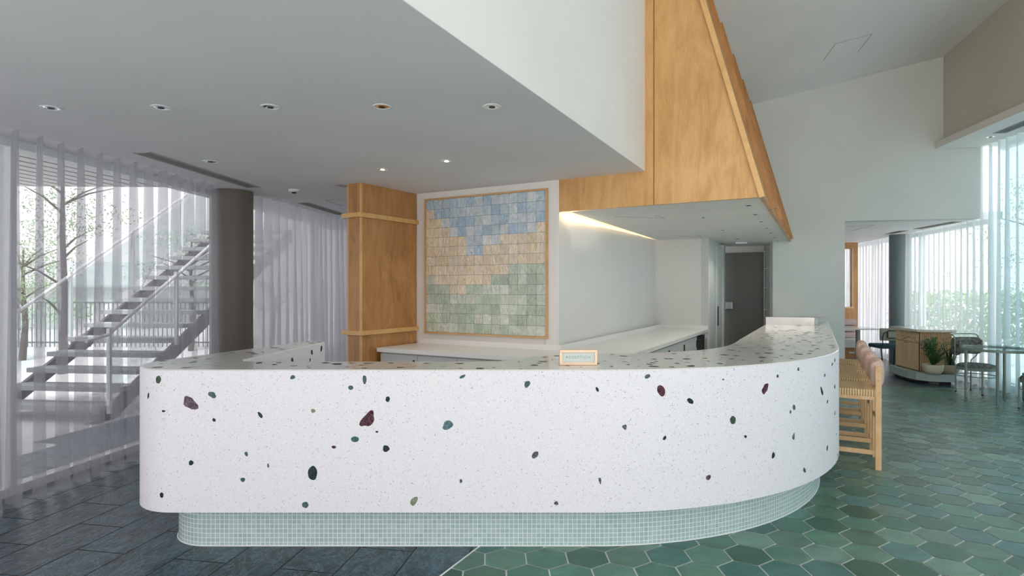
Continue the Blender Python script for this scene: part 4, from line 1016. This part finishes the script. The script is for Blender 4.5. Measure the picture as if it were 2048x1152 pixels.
# outdoor stair
vAx = Vector((.12, .99, 0)).normalized(); uAx = Vector((.99, -.12, 0))
stair = empty('outdoor_stair', 'open grey outdoor stair with glass balustrade beyond the left curtain', 'stair', (-6.3, 6.9, -.12), math.atan2(uAx.y, uAx.x))
nT = 15; rise, run, wd = .175, .285, 1.55
for k in range(nT):
    bm = BM(); box(bm, (0, k * run, (k + 1) * rise - .06), (wd, k * run + .31, (k + 1) * rise), bev=.004); link('tread', bm, 'concrete', stair)
for x in (.0, wd - .05):
    bm = BM(); extr(bm, [(x, -.1, -.0), (x, .25, -.0), (x, nT * run + .2, nT * rise - .2), (x, nT * run + .2, nT * rise + .05)], (.05, 0, 0)); link('stringer', bm, 'fence_metal', stair)
for x in (-.04, wd + .02):
    bm = BM(); tube(bm, [(x, -.2, .95), (x, .1, 1.0), (x, nT * run, nT * rise + 1.0), (x, nT * run + 1.2, nT * rise + 1.0)], .022, 8); link('handrail', bm, 'white_metal', stair)
    for k in range(0, nT, 4):
        bm = BM(); box(bm, (x - .02, k * run + .1, (k + 1) * rise - .1), (x + .02, k * run + .14, (k + 1) * rise + .9)); link('post', bm, 'white_metal', stair)
    bm = BM(); extr(bm, [(x, .1, .25), (x, nT * run, nT * rise + .1), (x, nT * run, nT * rise + .9), (x, .1, .95)], (.01, 0, 0)); link('glass_panel', bm, 'rail_glass', stair)
def tree(loc, h, r, label, seed, n=420, m='outside_leaf'):
    rr = random.Random(seed); t = empty('tree', label, 'tree', (loc[0], loc[1], -.13), group='trees outside the windows')
    bm = BM(); tube(bm, [(0, 0, 0), (.05, .02, h * .3), (-.03, .05, h * .6), (.02, 0, h * .92)], [.07, .055, .04, .015], 8)
    for k in range(9):
        a = rr.uniform(0, 6.28); z = h * rr.uniform(.25, .8); q = r * rr.uniform(.5, .9)
        tube(bm, [(0, 0, z), (q * .5 * math.cos(a), q * .5 * math.sin(a), z + .25), (q * math.cos(a), q * math.sin(a), z + .4)], [.025, .015, .006], 5)
    link('trunk', bm, 'bark', t)
    bm = BM()
    cl = [(rr.uniform(0, 6.28), r * rr.uniform(.1, 1) , h * rr.uniform(.28, 1.0), rr.uniform(.15, .35)) for _ in range(26)]
    for a, q, z, s in cl:
        q *= 1 - .6 * max(0, z / h - .5)
        for _ in range(n // 5):
            c = Vector((q * math.cos(a) + rr.gauss(0, s), q * math.sin(a) + rr.gauss(0, s), z + rr.gauss(0, s * .45)))
            e1 = Vector((rr.uniform(-1, 1), rr.uniform(-1, 1), rr.uniform(-1, 1))).normalized() * rr.uniform(.018, .042)
            e2 = e1.cross(Vector((rr.uniform(-1, 1), rr.uniform(-1, 1), rr.uniform(-1, 1)))).normalized() * .010
            bm.faces.new([bm.verts.new(c + x) for x in (-e1, e2, e1, -e2)])
    link('foliage', bm, m, t)
tree((-8.2, 10.6), 4.3, 1.0, 'feathery tree outside, rising left of the stair handrail', 1)
tree((-10.6, 12.6), 2.6, 1.1, 'low bushy tree outside, below the handrail by the left edge', 2, 700)
tree((-8.0, 14.5), 3.0, 1.2, 'small tree outside behind the stair', 3, 600)
tree((9.6, 8.6), 4.6, 1.6, 'tree outside the tall aqua curtain, nearest the right edge', 4, 700)
tree((10.2, 11.0), 3.8, 1.5, 'tree outside behind the console cabinet', 6, 700)
tree((8.9, 5.5), 4.8, 1.4, 'tree outside beyond the right edge of the photo', 7, 500)
tree((-7.2, 17.5), 3.0, 1.4, 'distant tree outside behind the far left curtain', 9, 500)
hd = BM(); rr = random.Random(9)
for _ in range(14000):
    c = Vector((rr.uniform(12.2, 13.0), rr.uniform(2, 19), rr.uniform(-.1, 1.25) + .15 * rr.random()))
    e1 = Vector((rr.uniform(-1, 1), rr.uniform(-1, 1), rr.uniform(-1, 1))).normalized() * .07
    e2 = e1.cross(Vector((rr.uniform(-1, 1), rr.uniform(-1, 1), rr.uniform(-1, 1)))).normalized() * .035
    hd.faces.new([hd.verts.new(c + x) for x in (-e1, e2, e1, -e2)])
tag(link('hedge', hd, 'outside_leaf'), 'clipped green hedge outside the right hand windows', 'hedge')
fe = empty('metal_fence', 'dark vertical bar fence outside at the far left', 'fence', (-14, 15.5, -.13))
bm = BM()
for k in range(60): box(bm, (k * .12, 0, 0), (k * .12 + .02, .02, 1.2))
link('bars', bm, 'fence_metal', fe); bm = BM(); box(bm, (0, -.01, 1.16), (7.2, .03, 1.2)); box(bm, (0, -.01, .1), (7.2, .03, .14)); link('rail', bm, 'fence_metal', fe)
ho = empty('neighbour_house', 'low grey house with a pitched roof in the distance outside the left window', 'building', (-22, 22, -.13))
bm = BM(); box(bm, (0, 0, 0), (8, 5, 1.6)); link('wall', bm, 'house_wall', ho)
bm = BM(); extr(bm, [(-.2, -.3, 1.6), (8.2, -.3, 1.6), (7.0, 2.5, 2.6), (1, 2.5, 2.6)], (0, 0, .08)); link('roof', bm, 'concrete', ho)
